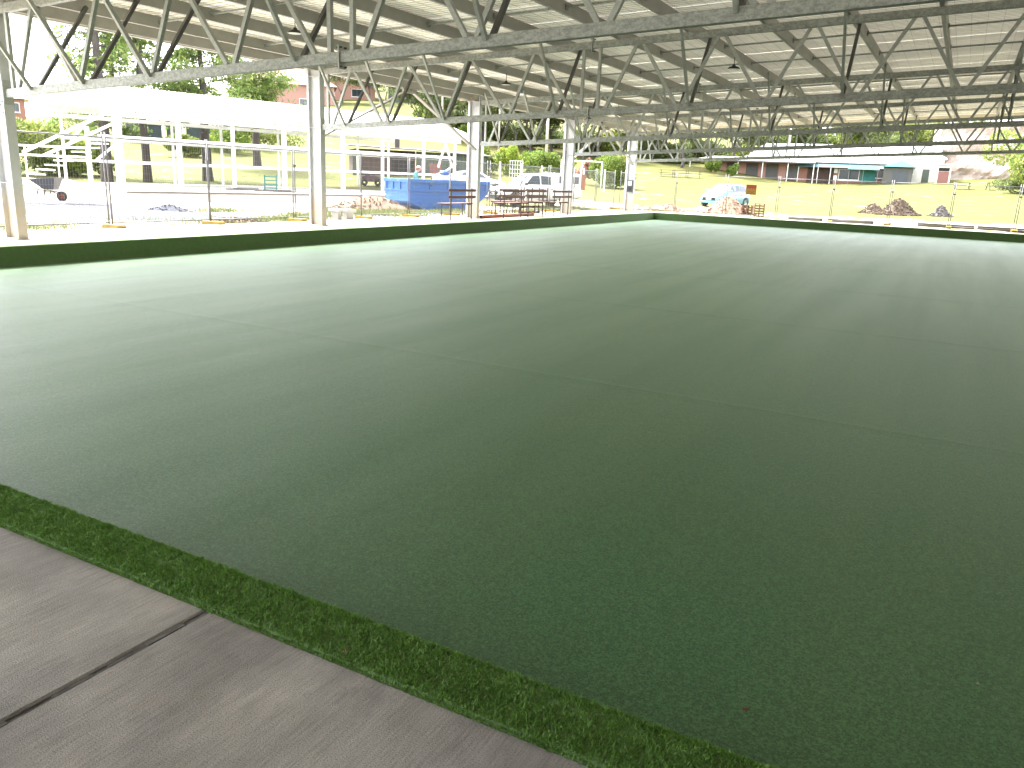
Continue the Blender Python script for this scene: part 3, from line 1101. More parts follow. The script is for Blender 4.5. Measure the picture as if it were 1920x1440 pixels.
    # eave struts, gutters, chevron braces
    for s in (0, 1):
        f = (lambda x: x) if s == 0 else (lambda x: 2 * XRIDGE - x)
        for a, b in zip(TY[:-1], TY[1:]):
            MB().bar((f(-15.90), a + 0.11, 4.24), (f(-15.90), b - 0.11, 4.24), 0.06, 0.20).build('eave_strut', M['purlin'], r)
        for i in (0, 2, 4):
            a, b = TY[i], TY[i + 1]
            mid = (a + b) / 2
            MB().bar((f(-15.96), a + 0.12, 2.46), (f(-15.96), mid - 0.05, 4.10), 0.05, 0.13, (1, 0, 0)).build('chevron_brace', M['purlin'], r)
            MB().bar((f(-15.96), b - 0.12, 2.46), (f(-15.96), mid + 0.05, 4.10), 0.05, 0.13, (1, 0, 0)).build('chevron_brace', M['purlin'], r)
            p = MB().box(min(f(-15.995), f(-15.935)), max(f(-15.995), f(-15.935)), mid - 0.35, mid + 0.35, 4.0, 4.14).build('gusset_plate', M['purlin'], r)
        g = MB()
        ze = zb(xe) + ZP + PD
        x0, x1 = f(xe - 0.11), f(xe + 0.03)
        lo_, hi_ = min(x0, x1), max(x0, x1)
        g.box(lo_, hi_, YA, YB_ + 0.2, ze - 0.13, ze - 0.126)
        g.box(lo_, lo_ + 0.004, YA, YB_ + 0.2, ze - 0.126, ze - 0.01)
        g.box(hi_ - 0.004, hi_, YA, YB_ + 0.2, ze - 0.126, ze - 0.012)
        g.build('gutter', M['purlin'], r)
    # buff elbow of the rain pipe at the third column
    e = MB()
    e.path([(-15.78, 25.62, 4.44), (-15.78, 25.62, 4.27), (-15.80, 25.58, 4.19), (-15.86, 25.46, 4.16), (-16.2, 25.30, 4.15)], 0.055, 12)
    e.build('pipe_elbow', M['pvcbuff'], r, True)
    # barge flashings at the two ends
    for y in (YA - 0.03, YB_ + 0.42):
        for s in (0, 1):
            f = (lambda x: x) if s == 0 else (lambda x: 2 * XRIDGE - x)
            MB().bar((f(xe), y, zb(xe) + ZP + PD - 0.03), (f(XRIDGE), y, zb(XRIDGE) + ZP + PD - 0.03), 0.012, 0.2).build('barge_flashing', M['sheet'], r)


make_roof()

# unseen building added behind the viewer and to the right to block light
def make_shade_building():
    b = thing('shade_building', 'unseen cream building added behind the viewer for its shade', 'building', (0, -3.5, 0))
    MB().box(-0.6, 28, -6.0, 0.0, -0.1, 5.2).build('wall', M['cream'], b)
    MB().box(28.001, 36, -6.0, 49.0, -0.1, 5.2).build('shade_wing', M['cream'], b)  # wing added to darken the right of the green
    for i in range(5):
        x = 1.5 + i * 5.2
        w = MB().box(x, x + 1.8, 0.002, 0.06, 0.9, 2.1).build('window', M['white'], b)
        MB().box(x + 0.06, x + 1.74, 0.061, 0.065, 0.96, 2.04).build('pane', M['glass'], w)


make_shade_building()


def make_lamps():
    l0 = thing('pendant_lamp', '', 'lamp', (0, 0, 0), 0, 'round pendant lamps under the roof')
    MB().tube((0, 0, 0.09), (0, 0, 0.30), 0.009, n=6).build('stem', M['lampblack'], l0)
    MB().lathe([(0.0, 0.10), (0.03, 0.10), (0.05, 0.06), (0.11, 0.045), (0.15, 0.01), (0.15, 0.0), (0.13, -0.004)], n=20).build('housing', M['lampblack'], l0, True)
    MB().lathe([(0.0, -0.012), (0.10, -0.010), (0.13, -0.003)], n=20).build('lens', M['lamplens'], l0, True)
    spots = [(-11.9, 12.6, 'round black pendant lamp between the nearest and second truss'), (-11.9, 21.0, 'round black pendant lamp between the second and third truss'),
             (-5.55, 21.3, 'round black pendant lamp hanging nearer the middle, beyond the second truss'), (-5.55, 29.6, 'round pendant lamp deep under the roof, beyond the third truss'),
             (-11.9, 29.6, 'round pendant lamp near the left row, beyond the third truss'), (0.8, 21.3, 'round pendant lamp high under the ridge beyond the second truss')]
    for i, (x, y, lb) in enumerate(spots):
        c = l0 if i == 0 else copy_tree(l0)
        c.location = (x, y, zb(x) + ZP - 0.285)
        c['label'] = lb


make_lamps()

# ------------------------------------------------------------------ temporary fence
def make_panel(width, H=2.12):
    p = thing('temporary_fence', '', 'fence', (0, 0, 0), 0, 'temporary mesh fence panels round the pavilion')
    r = 0.019
    for y in (0.03, width - 0.03):
        MB().tube((0, y, 0.06), (0, y, H + 0.10), r, n=8).build('post', M['fence'], p, True)
    MB().tube((0, 0.03, 0.14), (0, width - 0.03, 0.14), r * 0.9, n=8).build('rail', M['fence'], p, True)
    MB().tube((0, 0.03, H - 0.02), (0, width - 0.03, H - 0.02), r * 0.9, n=8).build('rail', M['fence'], p, True)
    w = MB()
    t = 0.0023
    y = 0.09
    while y < width - 0.06:
        w.add([(t, y - t, 0.14), (t, y + t, 0.14), (t, y + t, H - 0.02), (t, y - t, H - 0.02), (-t, y, 0.14), (-t, y, H - 0.02)], [(0, 1, 2, 3), (1, 4, 5, 2), (4, 0, 3, 5)])
        y += 0.066
    z = 0.28
    while z < H - 0.05:
        w.add([(t, 0.03, z - t), (t, 0.03, z + t), (t, width - 0.03, z + t), (t, width - 0.03, z - t), (-t, 0.03, z), (-t, width - 0.03, z)], [(0, 1, 2, 3), (1, 4, 5, 2), (4, 0, 3, 5)])
        z += 0.145
    o = w.build('wire_infill', M['fence'], p, fix=False)
    o['kind'] = 'stuff'
    MB().box(-0.03, 0.03, -0.035, 0.075, 1.62, 1.68).build('clamp', M['fence'], p)
    return p


def make_foot():
    f = thing('fence_block', '', 'fence block', (0, 0, 0), 0, 'yellow plastic feet under the fence posts')
    MB().prism([(-0.31, 0.0), (0.31, 0.0), (0.31, 0.10), (0.27, 0.15), (-0.27, 0.15), (-0.31, 0.10)], -0.12, 0.12, 'y').build('block', M['foot'], f, bevel=0.01)
    MB().box(0.311, 0.316, -0.075, 0.075, 0.025, 0.095).build('hand_hole', M['footdark'], f)
    MB().box(-0.316, -0.311, -0.075, 0.075, 0.025, 0.095).build('hand_hole', M['footdark'], f)
    for k in (-0.15, 0, 0.15):
        MB().box(k - 0.03, k + 0.03, -0.124, -0.121, 0.02, 0.12).build('rib', M['foot'], f)
    return f


FENCE_A = [4.2, 6.9, 9.55, 12.44, 15.4, 18.6, 21.75, 24.45, 27.2, 30.2, 33.1, 36.0, 38.9, 41.8, 44.5]
FENCE_B = [-17.55, -14.2, -11.35, -8.62, -5.9, -3.17, -0.45, 2.28, 5.0]
FX, FY = -17.78, 44.75


def make_fences():
    where_a = {2: 'mesh fence panel just right of the nearest column, before the wheelbarrow', 3: 'mesh fence panel midway between the two nearest columns', 4: 'mesh fence panel just left of the second column, before the teal ladder',
               5: 'mesh fence panel passing behind the second column', 6: 'mesh fence panel just left of the blue bin', 7: 'mesh fence panel in front of the blue bin', 8: 'mesh fence panel passing behind the third column',
               9: 'mesh fence panel right of the third column, in front of the ute bonnet', 10: 'mesh fence panel in front of the ute doors', 11: 'mesh fence panel passing behind the fourth column',
               12: 'mesh fence panel between the fourth and fifth columns, bearing the faded orange sign', 13: 'mesh fence panel beside the fifth column'}
    where_b = {0: 'far mesh fence panel right behind the fifth column', 1: 'far mesh fence panel in front of the pale blue car', 2: 'far mesh fence panel bearing the red and yellow sign',
               3: 'far mesh fence panel right of the pallets', 4: 'far mesh fence panel left of the mulch heap', 5: 'far mesh fence panel in front of the mulch heap', 6: 'far mesh fence panel at the right edge of the picture'}
    protos = {}
    def panel(width):
        k = round(width, 1)
        if k not in protos:
            protos[k] = make_panel(width)
            return protos[k]
        return copy_tree(protos[k])
    f0 = make_foot()
    ff = True
    for i, (a, b) in enumerate(zip(FENCE_A[:-1], FENCE_A[1:])):
        if i < 2:
            continue
        p = panel(b - a)
        p.location = (FX + (0.03 if i % 2 else -0.01), a, -0.03)
        lean = (rng.random() - 0.5) * 0.03
        p.rotation_euler = (0, lean, 0)
        p['label'] = where_a.get(i, 'mesh fence panel left of the nearest column, outside the picture')
    for i, y in enumerate(FENCE_A):
        if i < 3:
            continue
        f = f0 if ff else copy_tree(f0)
        ff = False
        f.location = (FX + 0.12, y, gh(FX, y) + 0.0)
        f.rotation_euler = (0, 0, (rng.random() - 0.5) * 0.25)
        lab = {3: 'yellow fence foot nearest the camera, dark end towards the green', 4: 'yellow fence foot midway between the two nearest columns', 5: 'yellow fence foot behind the second column', 6: 'yellow fence foot below the low shrubs right of the second column',
               7: 'yellow fence foot in front of the blue bin', 8: 'yellow fence foot beside the bench at the third column', 9: 'yellow fence foot behind the orange pipe', 10: 'yellow fence foot behind the first bench of the cluster', 11: 'yellow fence foot behind the fourth column',
               12: 'yellow fence foot just right of the fourth column', 13: 'yellow fence foot between the fourth and fifth columns', 14: 'yellow fence foot at the fence corner by the fifth column'}
        f['label'] = lab.get(i, 'yellow fence foot along the left side, hidden by benches, columns or the frame edge')
    lab_b = {1: 'yellow foot of the far fence beside the fifth column', 2: 'yellow foot of the far fence in front of the rubble heap', 3: 'yellow foot of the far fence right of the pallets', 4: 'yellow foot of the far fence between two grey sleepers', 5: 'yellow foot of the far fence below the mulch heap',
             6: 'yellow foot of the far fence below the small dark mulch heap', 7: 'yellow foot of the far fence at the right edge of the picture'}
    for i, (a, b) in enumerate(zip(FENCE_B[:-1], FENCE_B[1:])):
        p = panel(b - a)
        p.location = (a, FY + (0.03 if i % 2 else 0), -0.04)
        p.rotation_euler = (0, 0, -math.pi / 2)
        p['label'] = where_b.get(i, 'far mesh fence panel beyond the right edge of the picture')
    for i, x in enumerate(FENCE_B):
        if i in (0, 8):
            continue
        f = copy_tree(f0)
        f.location = (x, FY, gh(x, FY))
        f.rotation_euler = (0, 0, math.pi / 2 + (rng.random() - 0.5) * 0.3)
        f['label'] = lab_b.get(i, 'yellow fence foot of the far fence outside the picture')


make_fences()


def make_signs():
    s = thing('warning_sign', 'red and yellow warning sign wired to the far fence', 'sign', (-10.05, FY - 0.035, 1.42))
    MB().box(-0.28, 0.28, -0.004, 0.0, -0.26, 0.26).build('board', M['sigyellow'], s)
    MB().box(-0.26, 0.26, -0.006, -0.0045, 0.10, 0.24).build('red_band', M['sigred'], s)
    for i in range(4):
        x = -0.19 + i * 0.127
        MB().prism([(x - 0.045, 0.10), (x + 0.045, 0.10), (x, 0.0)], -0.0065, -0.0048, 'y').build('red_mark', M['sigred'], s)
    for i in range(3):
        MB().box(-0.2, 0.2 - 0.05 * (i % 2), -0.006, -0.0045, -0.08 - i * 0.06, -0.06 - i * 0.06).build('text_line', M['rust'], s)
    s2 = thing('warning_sign', 'faded orange warning sign on the fence beyond the fourth column', 'sign', (FX + 0.06, 39.9, 1.45), -math.pi / 2)
    MB().box(-0.28, 0.28, -0.004, 0.0, -0.40, 0.40).build('board', mat('sign_orange', (0.30, 0.12, 0.06), None, 3, 0.5, 0, 0), s2)
    MB().box(-0.24, 0.24, -0.006, -0.0045, 0.12, 0.30).build('red_band', M['sigred'], s2)
    for i in range(3):
        MB().box(-0.2, 0.2, -0.006, -0.0045, 0.0 - i * 0.11, 0.05 - i * 0.11).build('text_line', M['paper'], s2)


make_signs()


def make_meter():
    b = thing('meter_box', 'dark grey meter box with white panel on the fifth column', 'meter box', (XC + 0.03, TY[5] - 0.115, 0))
    MB().box(-0.16, 0.16, -0.10, 0.0, 1.02, 1.66).build('case', M['meter'], b, bevel=0.01)
    MB().box(-0.11, 0.11, -0.108, -0.1005, 1.38, 1.60).build('white_panel', M['paper'], b)
    for i in range(3):
        MB().box(-0.11 + i * 0.08, -0.05 + i * 0.08, -0.106, -0.1005, 1.10, 1.28).build('breaker', M['black'], b)
    MB().tube((0.0, -0.05, 1.66), (0.0, -0.05, 2.6), 0.012, n=6).build('conduit', M['pvcwhite'], b)


make_meter()


# ------------------------------------------------------------------ benches and pipe on the left surround
def make_bench():
    b = thing('slatted_bench', '', 'bench', (0, 0, 0), 0, 'red-brown slatted benches with steel legs')
    L = 1.85
    # long axis Y, back on +X side, sitter faces -X
    for z in (0.80, 1.03):
        MB().box(0.045, 0.075, 0, L, z - 0.045, z + 0.045).build('back_slat', M['timber'], b, bevel=0.006)
    for x in (-0.36, -0.23, -0.10):
        MB().box(x - 0.055, x + 0.055, 0, L, 0.553, 0.585).build('seat_slat', M['timber'], b, bevel=0.006)
    for y in (0.22, L - 0.22):
        MB().bar((0.06 - 0.035, y, 0), (0.025, y, 1.10), 0.04, 0.03, (1, 0, 0)).build('back_leg', M['blacksteel'], b)
        MB().bar((-0.37, y, 0), (-0.35, y, 0.53), 0.04, 0.03, (1, 0, 0)).build('front_leg', M['blacksteel'], b)
        MB().bar((-0.42, y, 0.535), (0.01, y, 0.535), 0.04, 0.03).build('seat_rail', M['blacksteel'], b)
    return b


def make_benches():
    b0 = make_bench()
    spots = [(-15.62, 23.72, 0.02, 'red-brown slatted bench alone in front of the third column'),
             (-15.60, 27.45, 0.0, 'red-brown slatted bench behind the end of the orange pipe, first of the cluster'),
             (-15.58, 29.45, 0.03, 'red-brown slatted bench in the middle of the cluster, under the upturned one'),
             (-15.62, 31.9, -0.02, 'red-brown slatted bench in the cluster, just before the fourth column'),
             (-16.75, 29.2, 0.05, 'red-brown slatted bench in the back row of the cluster, left one'),
             (-16.8, 31.6, -0.04, 'red-brown slatted bench in the back row of the cluster, right one')]
    for i, (x, y, rz, lb) in enumerate(spots):
        c = b0 if i == 0 else copy_tree(b0)
        c.location = (x, y, 0)
        c.rotation_euler = (0, 0, rz)
        c['label'] = lb
    # one lies upside down, its seat on the seat of another, legs in the air
    c = copy_tree(b0)
    c.location = (-15.98, 29.75 + 0.1, 1.171)
    c.rotation_euler = (0, math.pi, 0)
    c['label'] = 'upturned slatted bench with its steel legs in the air on the cluster'


make_benches()

MBp = MB()
MBp.lathe([(0.052, 0.0), (0.062, 0.0), (0.062, 4.7), (0.052, 4.7), (0.052, 0.0)], n=20, axis='y')
pp = thing('drain_pipe', 'long orange plastic pipe lying on the concrete under the benches', 'pipe', (-15.80, 26.30, 0.064), R(2.5))
MBp.build('tube', M['orange'], pp, True)
MB().lathe([(0.0, 0.02), (0.051, 0.02)], n=16, axis='y').build('dark_bore', M['dark'], pp)
MB().lathe([(0.0635, 4.45), (0.072, 4.47), (0.072, 4.699), (0.0635, 4.699)], n=20, axis='y').build('socket', M['orange'], pp, True)


# ------------------------------------------------------------------ yard: barrow, bin, person, heaps
def make_barrow():
    w = thing('wheelbarrow', 'wheelbarrow with dark grey tray and rusty wheel left behind the fence', 'wheelbarrow', (*polar(-58.25, 36.5), gh(*polar(-58.25, 36.5))), R(31.5))
    # x: towards the wheel
    V = [(-0.55, -0.33, 0.80), (0.42, -0.33, 0.90), (0.42, 0.33, 0.90), (-0.55, 0.33, 0.80), (-0.10, -0.20, 0.46), (0.28, -0.20, 0.44), (0.28, 0.20, 0.44), (-0.10, 0.20, 0.46)]
    t = MB().add(V, [(0, 1, 5, 4), (1, 2, 6, 5), (2, 3, 7, 6), (3, 0, 4, 7), (4, 5, 6, 7)]).build('tray', M['barrow'], w)
    so = t.modifiers.new('solid', 'SOLIDIFY')
    so.thickness = 0.015
    MB().path([V[0], V[1], V[2], V[3], V[0]], 0.014, 6).build('rim_bead', M['barrow'], t)
    for k in (-1, 1):
        MB().path([(-0.95, k * 0.30, 0.62), (-0.35, k * 0.25, 0.46), (0.25, k * 0.13, 0.36), (0.48, k * 0.07, 0.19)], 0.018, 8).build('handle', M['blacksteel'], w)
        MB().path([(-0.28, k * 0.24, 0.45), (-0.36, k * 0.27, 0.03), (-0.12, k * 0.23, 0.03), (-0.02, k * 0.2, 0.42)], 0.016, 8).build('leg', M['blacksteel'], w)
    wh = MB().lathe([(0.13, -0.045), (0.18, -0.045), (0.20, -0.02), (0.20, 0.02), (0.18, 0.045), (0.13, 0.045), (0.13, -0.045)], (0.48, 0, 0.20), 20, 'y').build('wheel', M['black'], w, True)
    MB().lathe([(0.02, -0.05), (0.06, -0.03), (0.128, -0.03), (0.128, 0.03), (0.06, 0.03), (0.02, 0.05)], (0.48, 0, 0.20), 16, 'y').build('rim', M['rust'], wh, True)


make_barrow()


def make_bin():
    """skip bin: local x along the long side, y across"""
    L, W, H = 4.8, 1.9, 1.36
    cx, cy = polar(-36.0, 37.6)
    ang = R(72)
    b = thing('skip_bin', 'scuffed blue steel skip bin standing behind the fence', 'skip bin', (cx, cy, gh(cx, cy)), ang)
    prof = [(0.0, H), (0.0, 0.40), (0.95, 0.0), (L - 1.05, 0.0), (L, 0.80), (L, H)]
    t = 0.04
    inner = [(t, H), (t, 0.42), (0.97, t), (L - 1.07, t), (L - t, 0.82), (L - t, H)]
    def wall(y0, y1, nm):
        MB().prism(prof, y0, y1, 'y').build(nm, M['binblue'], b)
    wall(0.0, t, 'side_wall')
    wall(W - t, W, 'side_wall')
    for nm, a, c in (('end_wall', 0, 1), ('ramp_plate', 1, 2), ('floor_plate', 2, 3), ('ramp_plate', 3, 4), ('end_wall', 4, 5)):
        p, q, r_, s_ = prof[a], prof[c], inner[c], inner[a]
        MB().prism([p, q, r_, s_], t + 0.001, W - t - 0.001, 'y').build(nm, M['binblue'], b)
    for y0, y1 in ((-0.07, -0.001), (W + 0.001, W + 0.07)):
        MB().box(-0.07, L + 0.07, y0, y1, H - 0.13, H + 0.02).build('top_rail', M['binblue'], b, bevel=0.01)
        MB().box(0.02, L - 0.05, y0 + 0.01 if y0 > 0 else -0.05, y1 - 0.01 if y0 > 0 else -0.001, 0.84, 0.92).build('mid_rail', M['binblue'], b, bevel=0.01)
        for x in (0.10, 1.2, 2.3, 3.4, L - 0.15):
            MB().box(x - 0.06, x + 0.06, -0.055 if y0 < 0 else W + 0.001, -0.001 if y0 < 0 else W + 0.055, 0.921, H - 0.131).build('rib', M['binblue'], b)
    for x0, x1 in ((-0.07, -0.001), (L + 0.001, L + 0.07)):
        MB().box(x0, x1, 0.0, W, H - 0.13, H + 0.02).build('top_rail', M['binblue'], b, bevel=0.01)
        if x0 < 0:
            MB().box(-0.05, -0.001, 0.02, W - 0.02, 0.84, 0.92).build('mid_rail', M['binblue'], b, bevel=0.01)
            for y in (0.12, 0.68, 1.24, W - 0.12):
                MB().box(-0.055, -0.001, y - 0.05, y + 0.05, 0.921, H - 0.131).build('rib', M['binblue'], b)
    for x in (1.2, L - 1.2):
        MB().tube((x, -0.10, 1.12), (x, -0.002, 1.12), 0.045, n=10).build('lifting_lug', M['blacksteel'], b)
    # rubbish inside
    ca, sa = math.cos(ang), math.sin(ang)
    def inbin(lx, ly, lz):
        return (cx + lx * ca - ly * sa, cy + lx * sa + ly * ca, gh(cx, cy) + lz)
    def lump(nm, m, lab, cat, pos, sx, sy, sz, seed):
        rs = random.Random(seed)
        me = bpy.data.meshes.new(nm)
        bm = bmesh.new()
        bmesh.ops.create_icosphere(bm, subdivisions=3, radius=1)
        ph = [rs.uniform(0, 6) for _ in range(6)]
        for v in bm.verts:
            n_ = v.co.normalized()
            k = 1 + 0.16 * math.sin(n_.x * 5 + ph[0]) * math.sin(n_.y * 6 + ph[1]) + 0.10 * math.sin(n_.z * 9 + ph[2]) + 0.06 * math.sin(n_.x * 15 + ph[3])
            v.co = Vector((n_.x * sx * k, n_.y * sy * k, max(-0.6, n_.z) * sz * k))
        for f_ in bm.faces:
            f_.smooth = True
        bm.to_mesh(me)
        bm.free()
        o = place(nm, me, m, loc=pos, rot=(0, 0, ang))
        tag(o, lab, cat)
    lump('rubbish_fill', M['mulch'], 'brown rubbish filling the blue skip bin', 'rubbish', inbin(L / 2, W / 2, 0.90), 1.6, 0.70, 0.42, 1)
    lump('rubble_sack', M['paper'], 'white sack heaped in the blue bin', 'sack', inbin(2.75, 0.9, 1.40), 0.55, 0.45, 0.32, 2)
    lump('tarpaulin', M['bluebag'], 'small blue tarpaulin lying on the white sack', 'tarpaulin', inbin(2.6, 0.75, 1.70), 0.24, 0.22, 0.13, 3)
    lump('rubble_sack', M['paper'], 'second white sack at the far end of the blue bin', 'sack', inbin(3.7, 0.95, 1.38), 0.40, 0.4, 0.30, 4)
    o = MB().bar(inbin(2.2, 1.2, 1.3), inbin(3.5, 1.0, 2.15), 0.14, 0.03).build('plank', M['white'])
    tag(o, 'white plank sticking up out of the blue bin', 'plank')
    return b


make_bin()


def make_person():
    px_, py_ = polar(-35.65, 41.8)
    face = R(-62)                       # local +Y is forward; looks to the right and down into the bin
    joints = {'pel': (0, 0, 0.94), 'spi': (0, 0.02, 1.12), 'che': (0, 0.07, 1.32), 'nek': (0, 0.12, 1.49), 'hed': (0, 0.20, 1.60), 'top': (0, 0.22, 1.72), 'nose': (0, 0.315, 1.60),
              'shl': (-0.18, 0.08, 1.42), 'ell': (-0.25, 0.16, 1.15), 'wrl': (-0.20, 0.40, 1.06), 'hal': (-0.19, 0.48, 1.04),
              'shr': (0.18, 0.08, 1.42), 'elr': (0.26, 0.18, 1.16), 'wrr': (0.20, 0.42, 1.10), 'har': (0.19, 0.50, 1.08),
              'hil': (-0.10, 0, 0.90), 'knl': (-0.12, 0.04, 0.49), 'anl': (-0.12, -0.02, 0.09), 'tol': (-0.13, 0.15, 0.035),
              'hir': (0.10, 0, 0.90), 'knr': (0.12, 0.05, 0.49), 'anr': (0.12, 0.0, 0.09), 'tor': (0.13, 0.17, 0.035)}
    rad = {'pel': 0.15, 'spi': 0.145, 'che': 0.165, 'nek': 0.06, 'hed': 0.088, 'top': 0.075, 'nose': 0.014, 'shl': 0.075, 'ell': 0.052, 'wrl': 0.034, 'hal': 0.04, 'shr': 0.075, 'elr': 0.052, 'wrr': 0.034, 'har': 0.04,
           'hil': 0.105, 'knl': 0.07, 'anl': 0.048, 'tol': 0.035, 'hir': 0.105, 'knr': 0.07, 'anr': 0.048, 'tor': 0.035}
    edges = [('pel', 'spi'), ('spi', 'che'), ('che', 'nek'), ('nek', 'hed'), ('hed', 'top'), ('hed', 'nose'), ('che', 'shl'), ('shl', 'ell'), ('ell', 'wrl'), ('wrl', 'hal'), ('che', 'shr'), ('shr', 'elr'), ('elr', 'wrr'), ('wrr', 'har'),
             ('pel', 'hil'), ('hil', 'knl'), ('knl', 'anl'), ('anl', 'tol'), ('pel', 'hir'), ('hir', 'knr'), ('knr', 'anr'), ('anr', 'tor')]
    for s, k in (('l', -1), ('r', 1)):
        base = Vector(joints['ha' + s])
        for fi in range(4):
            x = base.x + (fi - 1.5) * 0.020
            ln = (0.070, 0.080, 0.075, 0.058)[fi]
            a = 'f%s%d' % (s, fi)
            joints[a + 'a'] = (x, base.y + 0.035, base.z)
            joints[a + 'b'] = (x, base.y + 0.035 + ln * 0.55, base.z - 0.015)
            joints[a + 'c'] = (x, base.y + 0.035 + ln * 0.8, base.z - 0.045)
            for q in 'abc':
                rad[a + q] = 0.009
            edges += [('ha' + s, a + 'a'), (a + 'a', a + 'b'), (a + 'b', a + 'c')]
        a = 'th' + s
        joints[a + 'a'] = (base.x - k * 0.045, base.y - 0.005, base.z - 0.005)
        joints[a + 'b'] = (base.x - k * 0.06, base.y + 0.04, base.z - 0.025)
        rad[a + 'a'], rad[a + 'b'] = 0.011, 0.009
        edges += [('ha' + s, a + 'a'), (a + 'a', a + 'b')]
    names = list(joints)
    me = bpy.data.meshes.new('person_body')
    me.from_pydata([joints[k] for k in names], [(names.index(a), names.index(b)) for a, b in edges], [])
    tmp = bpy.data.objects.new('person_tmp', me)
    COL.objects.link(tmp)
    sk = tmp.modifiers.new('skin', 'SKIN')
    sv = me.skin_vertices[0].data
    for i, k in enumerate(names):
        sv[i].radius = (rad[k], rad[k] * (0.72 if k in ('pel', 'spi', 'che') else 1.0))
        sv[i].use_root = (k == 'pel')
    ss = tmp.modifiers.new('sub', 'SUBSURF')
    ss.levels = ss.render_levels = 2
    dg = bpy.context.evaluated_depsgraph_get()
    body = bpy.data.meshes.new_from_object(tmp.evaluated_get(dg))
    bpy.data.objects.remove(tmp)
    body.materials.clear()
    for k in ('skin', 'shirt', 'trousers', 'black'):
        body.materials.append(M[k])
    for f in body.polygons:
        c = f.center
        f.use_smooth = True
        arm = abs(c.x) > 0.15 and c.y > 0.36 and c.z < 1.2
        if c.z > 1.505 or arm:
            f.material_index = 0
        elif c.z > 0.95:
            f.material_index = 1
        elif c.z > 0.10:
            f.material_index = 2
        else:
            f.material_index = 3
    p = thing('person', 'person in an aqua work shirt and pale cap bending over behind the blue bin', 'person', (px_, py_, gh(px_, py_) + 0.06), face)
    p.scale = (1.08, 1.08, 1.10)
    place('body', body, None, p)
    cap = MB()
    cap.lathe([(0.0, 0.115), (0.05, 0.105), (0.09, 0.065), (0.104, 0.0), (0.100, -0.004)], (0, 0.205, 1.665), 18)
    cap.prism([(-0.085, 0.29), (0.085, 0.29), (0.06, 0.395), (0.0, 0.415), (-0.06, 0.395)], 1.655, 1.668, 'z')
    cap.build('cap', M['cap'], p, True)
    MB().lathe([(0.101, 0.0), (0.107, 0.004), (0.106, 0.03), (0.099, 0.04)], (0, 0.205, 1.663), 18).build('cap_band', M['red'], p, True)
    hair = MB().lathe([(0.094, 0.0), (0.098, -0.03), (0.080, -0.07), (0.06, -0.08)], (0, 0.175, 1.66), 14)
    hair.build('hair', M['bark'], p, True)
    for k in (-1, 1):
        MB().lathe([(0.0, 0.008), (0.011, 0.004), (0.012, -0.004)], (k * 0.035, 0.283, 1.625), 8, 'y').build('eye', M['dark'], p)
        MB().lathe([(0.0, k * 0.014), (0.022, k * 0.010), (0.026, 0.0)], (k * 0.088, 0.19, 1.61), 8, 'x').build('ear', M['skin'], p)
    MB().box(-0.024, 0.024, 0.278, 0.284, 1.555, 1.562).build('mouth', M['rust'], p)


make_person()


def heap(name, label, cat, loc, rx, ry, h, m, n, size, seed, sprigs=None):
    """heap of loose pieces on a low mound"""
    rs = random.Random(seed)
    t = thing(name, label, cat, loc, rs.uniform(0, 3))
    N, K = 22, 7
    V, F = [(0, 0, h)], []
    for k in range(1, K + 1):
        r_ = k / K
        for i in range(N):
            a = 2 * math.pi * i / N
            z = h * (math.cos(r_ * math.pi) * 0.5 + 0.5) * rs.uniform(0.85, 1.12) - (0.06 if k == K else 0)
            rr = r_ * rs.uniform(0.93, 1.07)
            V.append((rx * rr * math.cos(a), ry * rr * math.sin(a), z))
    for i in range(N):
        F.append((0, 1 + i, 1 + (i + 1) % N))
    for k in range(K - 1):
        for i in range(N):
            a, b = 1 + k * N + i, 1 + k * N + (i + 1) % N
            F.append((a, a + N, b + N, b))
    MB().add(V, F).build('mound', m, t, True)
    pc = MB()
    for _ in range(n):
        r_ = math.sqrt(rs.random()) * 1.05
        a = rs.uniform(0, 6.283)
        z = h * (math.cos(min(1, r_) * math.pi) * 0.5 + 0.5)
        c = Vector((rx * r_ * math.cos(a), ry * r_ * math.sin(a), z + size * 0.2))
        ex = [Vector((rs.gauss(0, 1), rs.gauss(0, 1), rs.gauss(0, 1))).normalized() for _ in range(1)][0]
        s1 = size * rs.uniform(0.4, 1.3)
        pc.bar(c - ex * s1, c + ex * s1, size * rs.uniform(0.35, 0.9), size * rs.uniform(0.25, 0.6), (rs.random(), rs.random(), 1))
    o = pc.build('loose_piece', m, t, fix=False)
    o['kind'] = 'stuff'
    return t


heap('rubble_heap', 'heap of orange brick rubble in front of the pale blue car', 'heap', on(-14.1, 51.0), 1.7, 1.2, 0.95, M['rubble'], 420, 0.07, 1)
heap('rubble_heap', 'low heap of reddish rubble just right of the fifth column', 'heap', on(-17.9, 50.5), 1.1, 0.9, 0.42, M['rubble'], 200, 0.06, 2)
heap('rubble_heap', 'long low spread of reddish rubble behind the fifth column', 'heap', on(-20.0, 49.5), 1.7, 0.8, 0.25, M['rubble'], 200, 0.06, 3)
heap('mulch_heap', 'brown heap of cut branches on the far lawn, the largest one', 'heap', on(-3.55, 59.5), 1.55, 1.1, 1.0, M['mulch'], 460, 0.10, 4)
heap('mulch_heap', 'smaller brown heap of cut branches left of the largest one', 'heap', on(-5.0, 60.0), 0.95, 0.9, 0.62, M['mulch'], 260, 0.09, 5)
heap('mulch_heap', 'small dark heap of clippings right of the largest branch heap', 'heap', on(-1.15, 60.5), 0.7, 0.7, 0.65, mat('dark_clippings', (0.10, 0.085, 0.085), None, 5, 0.95, 0, 0.3), 220, 0.08, 6)
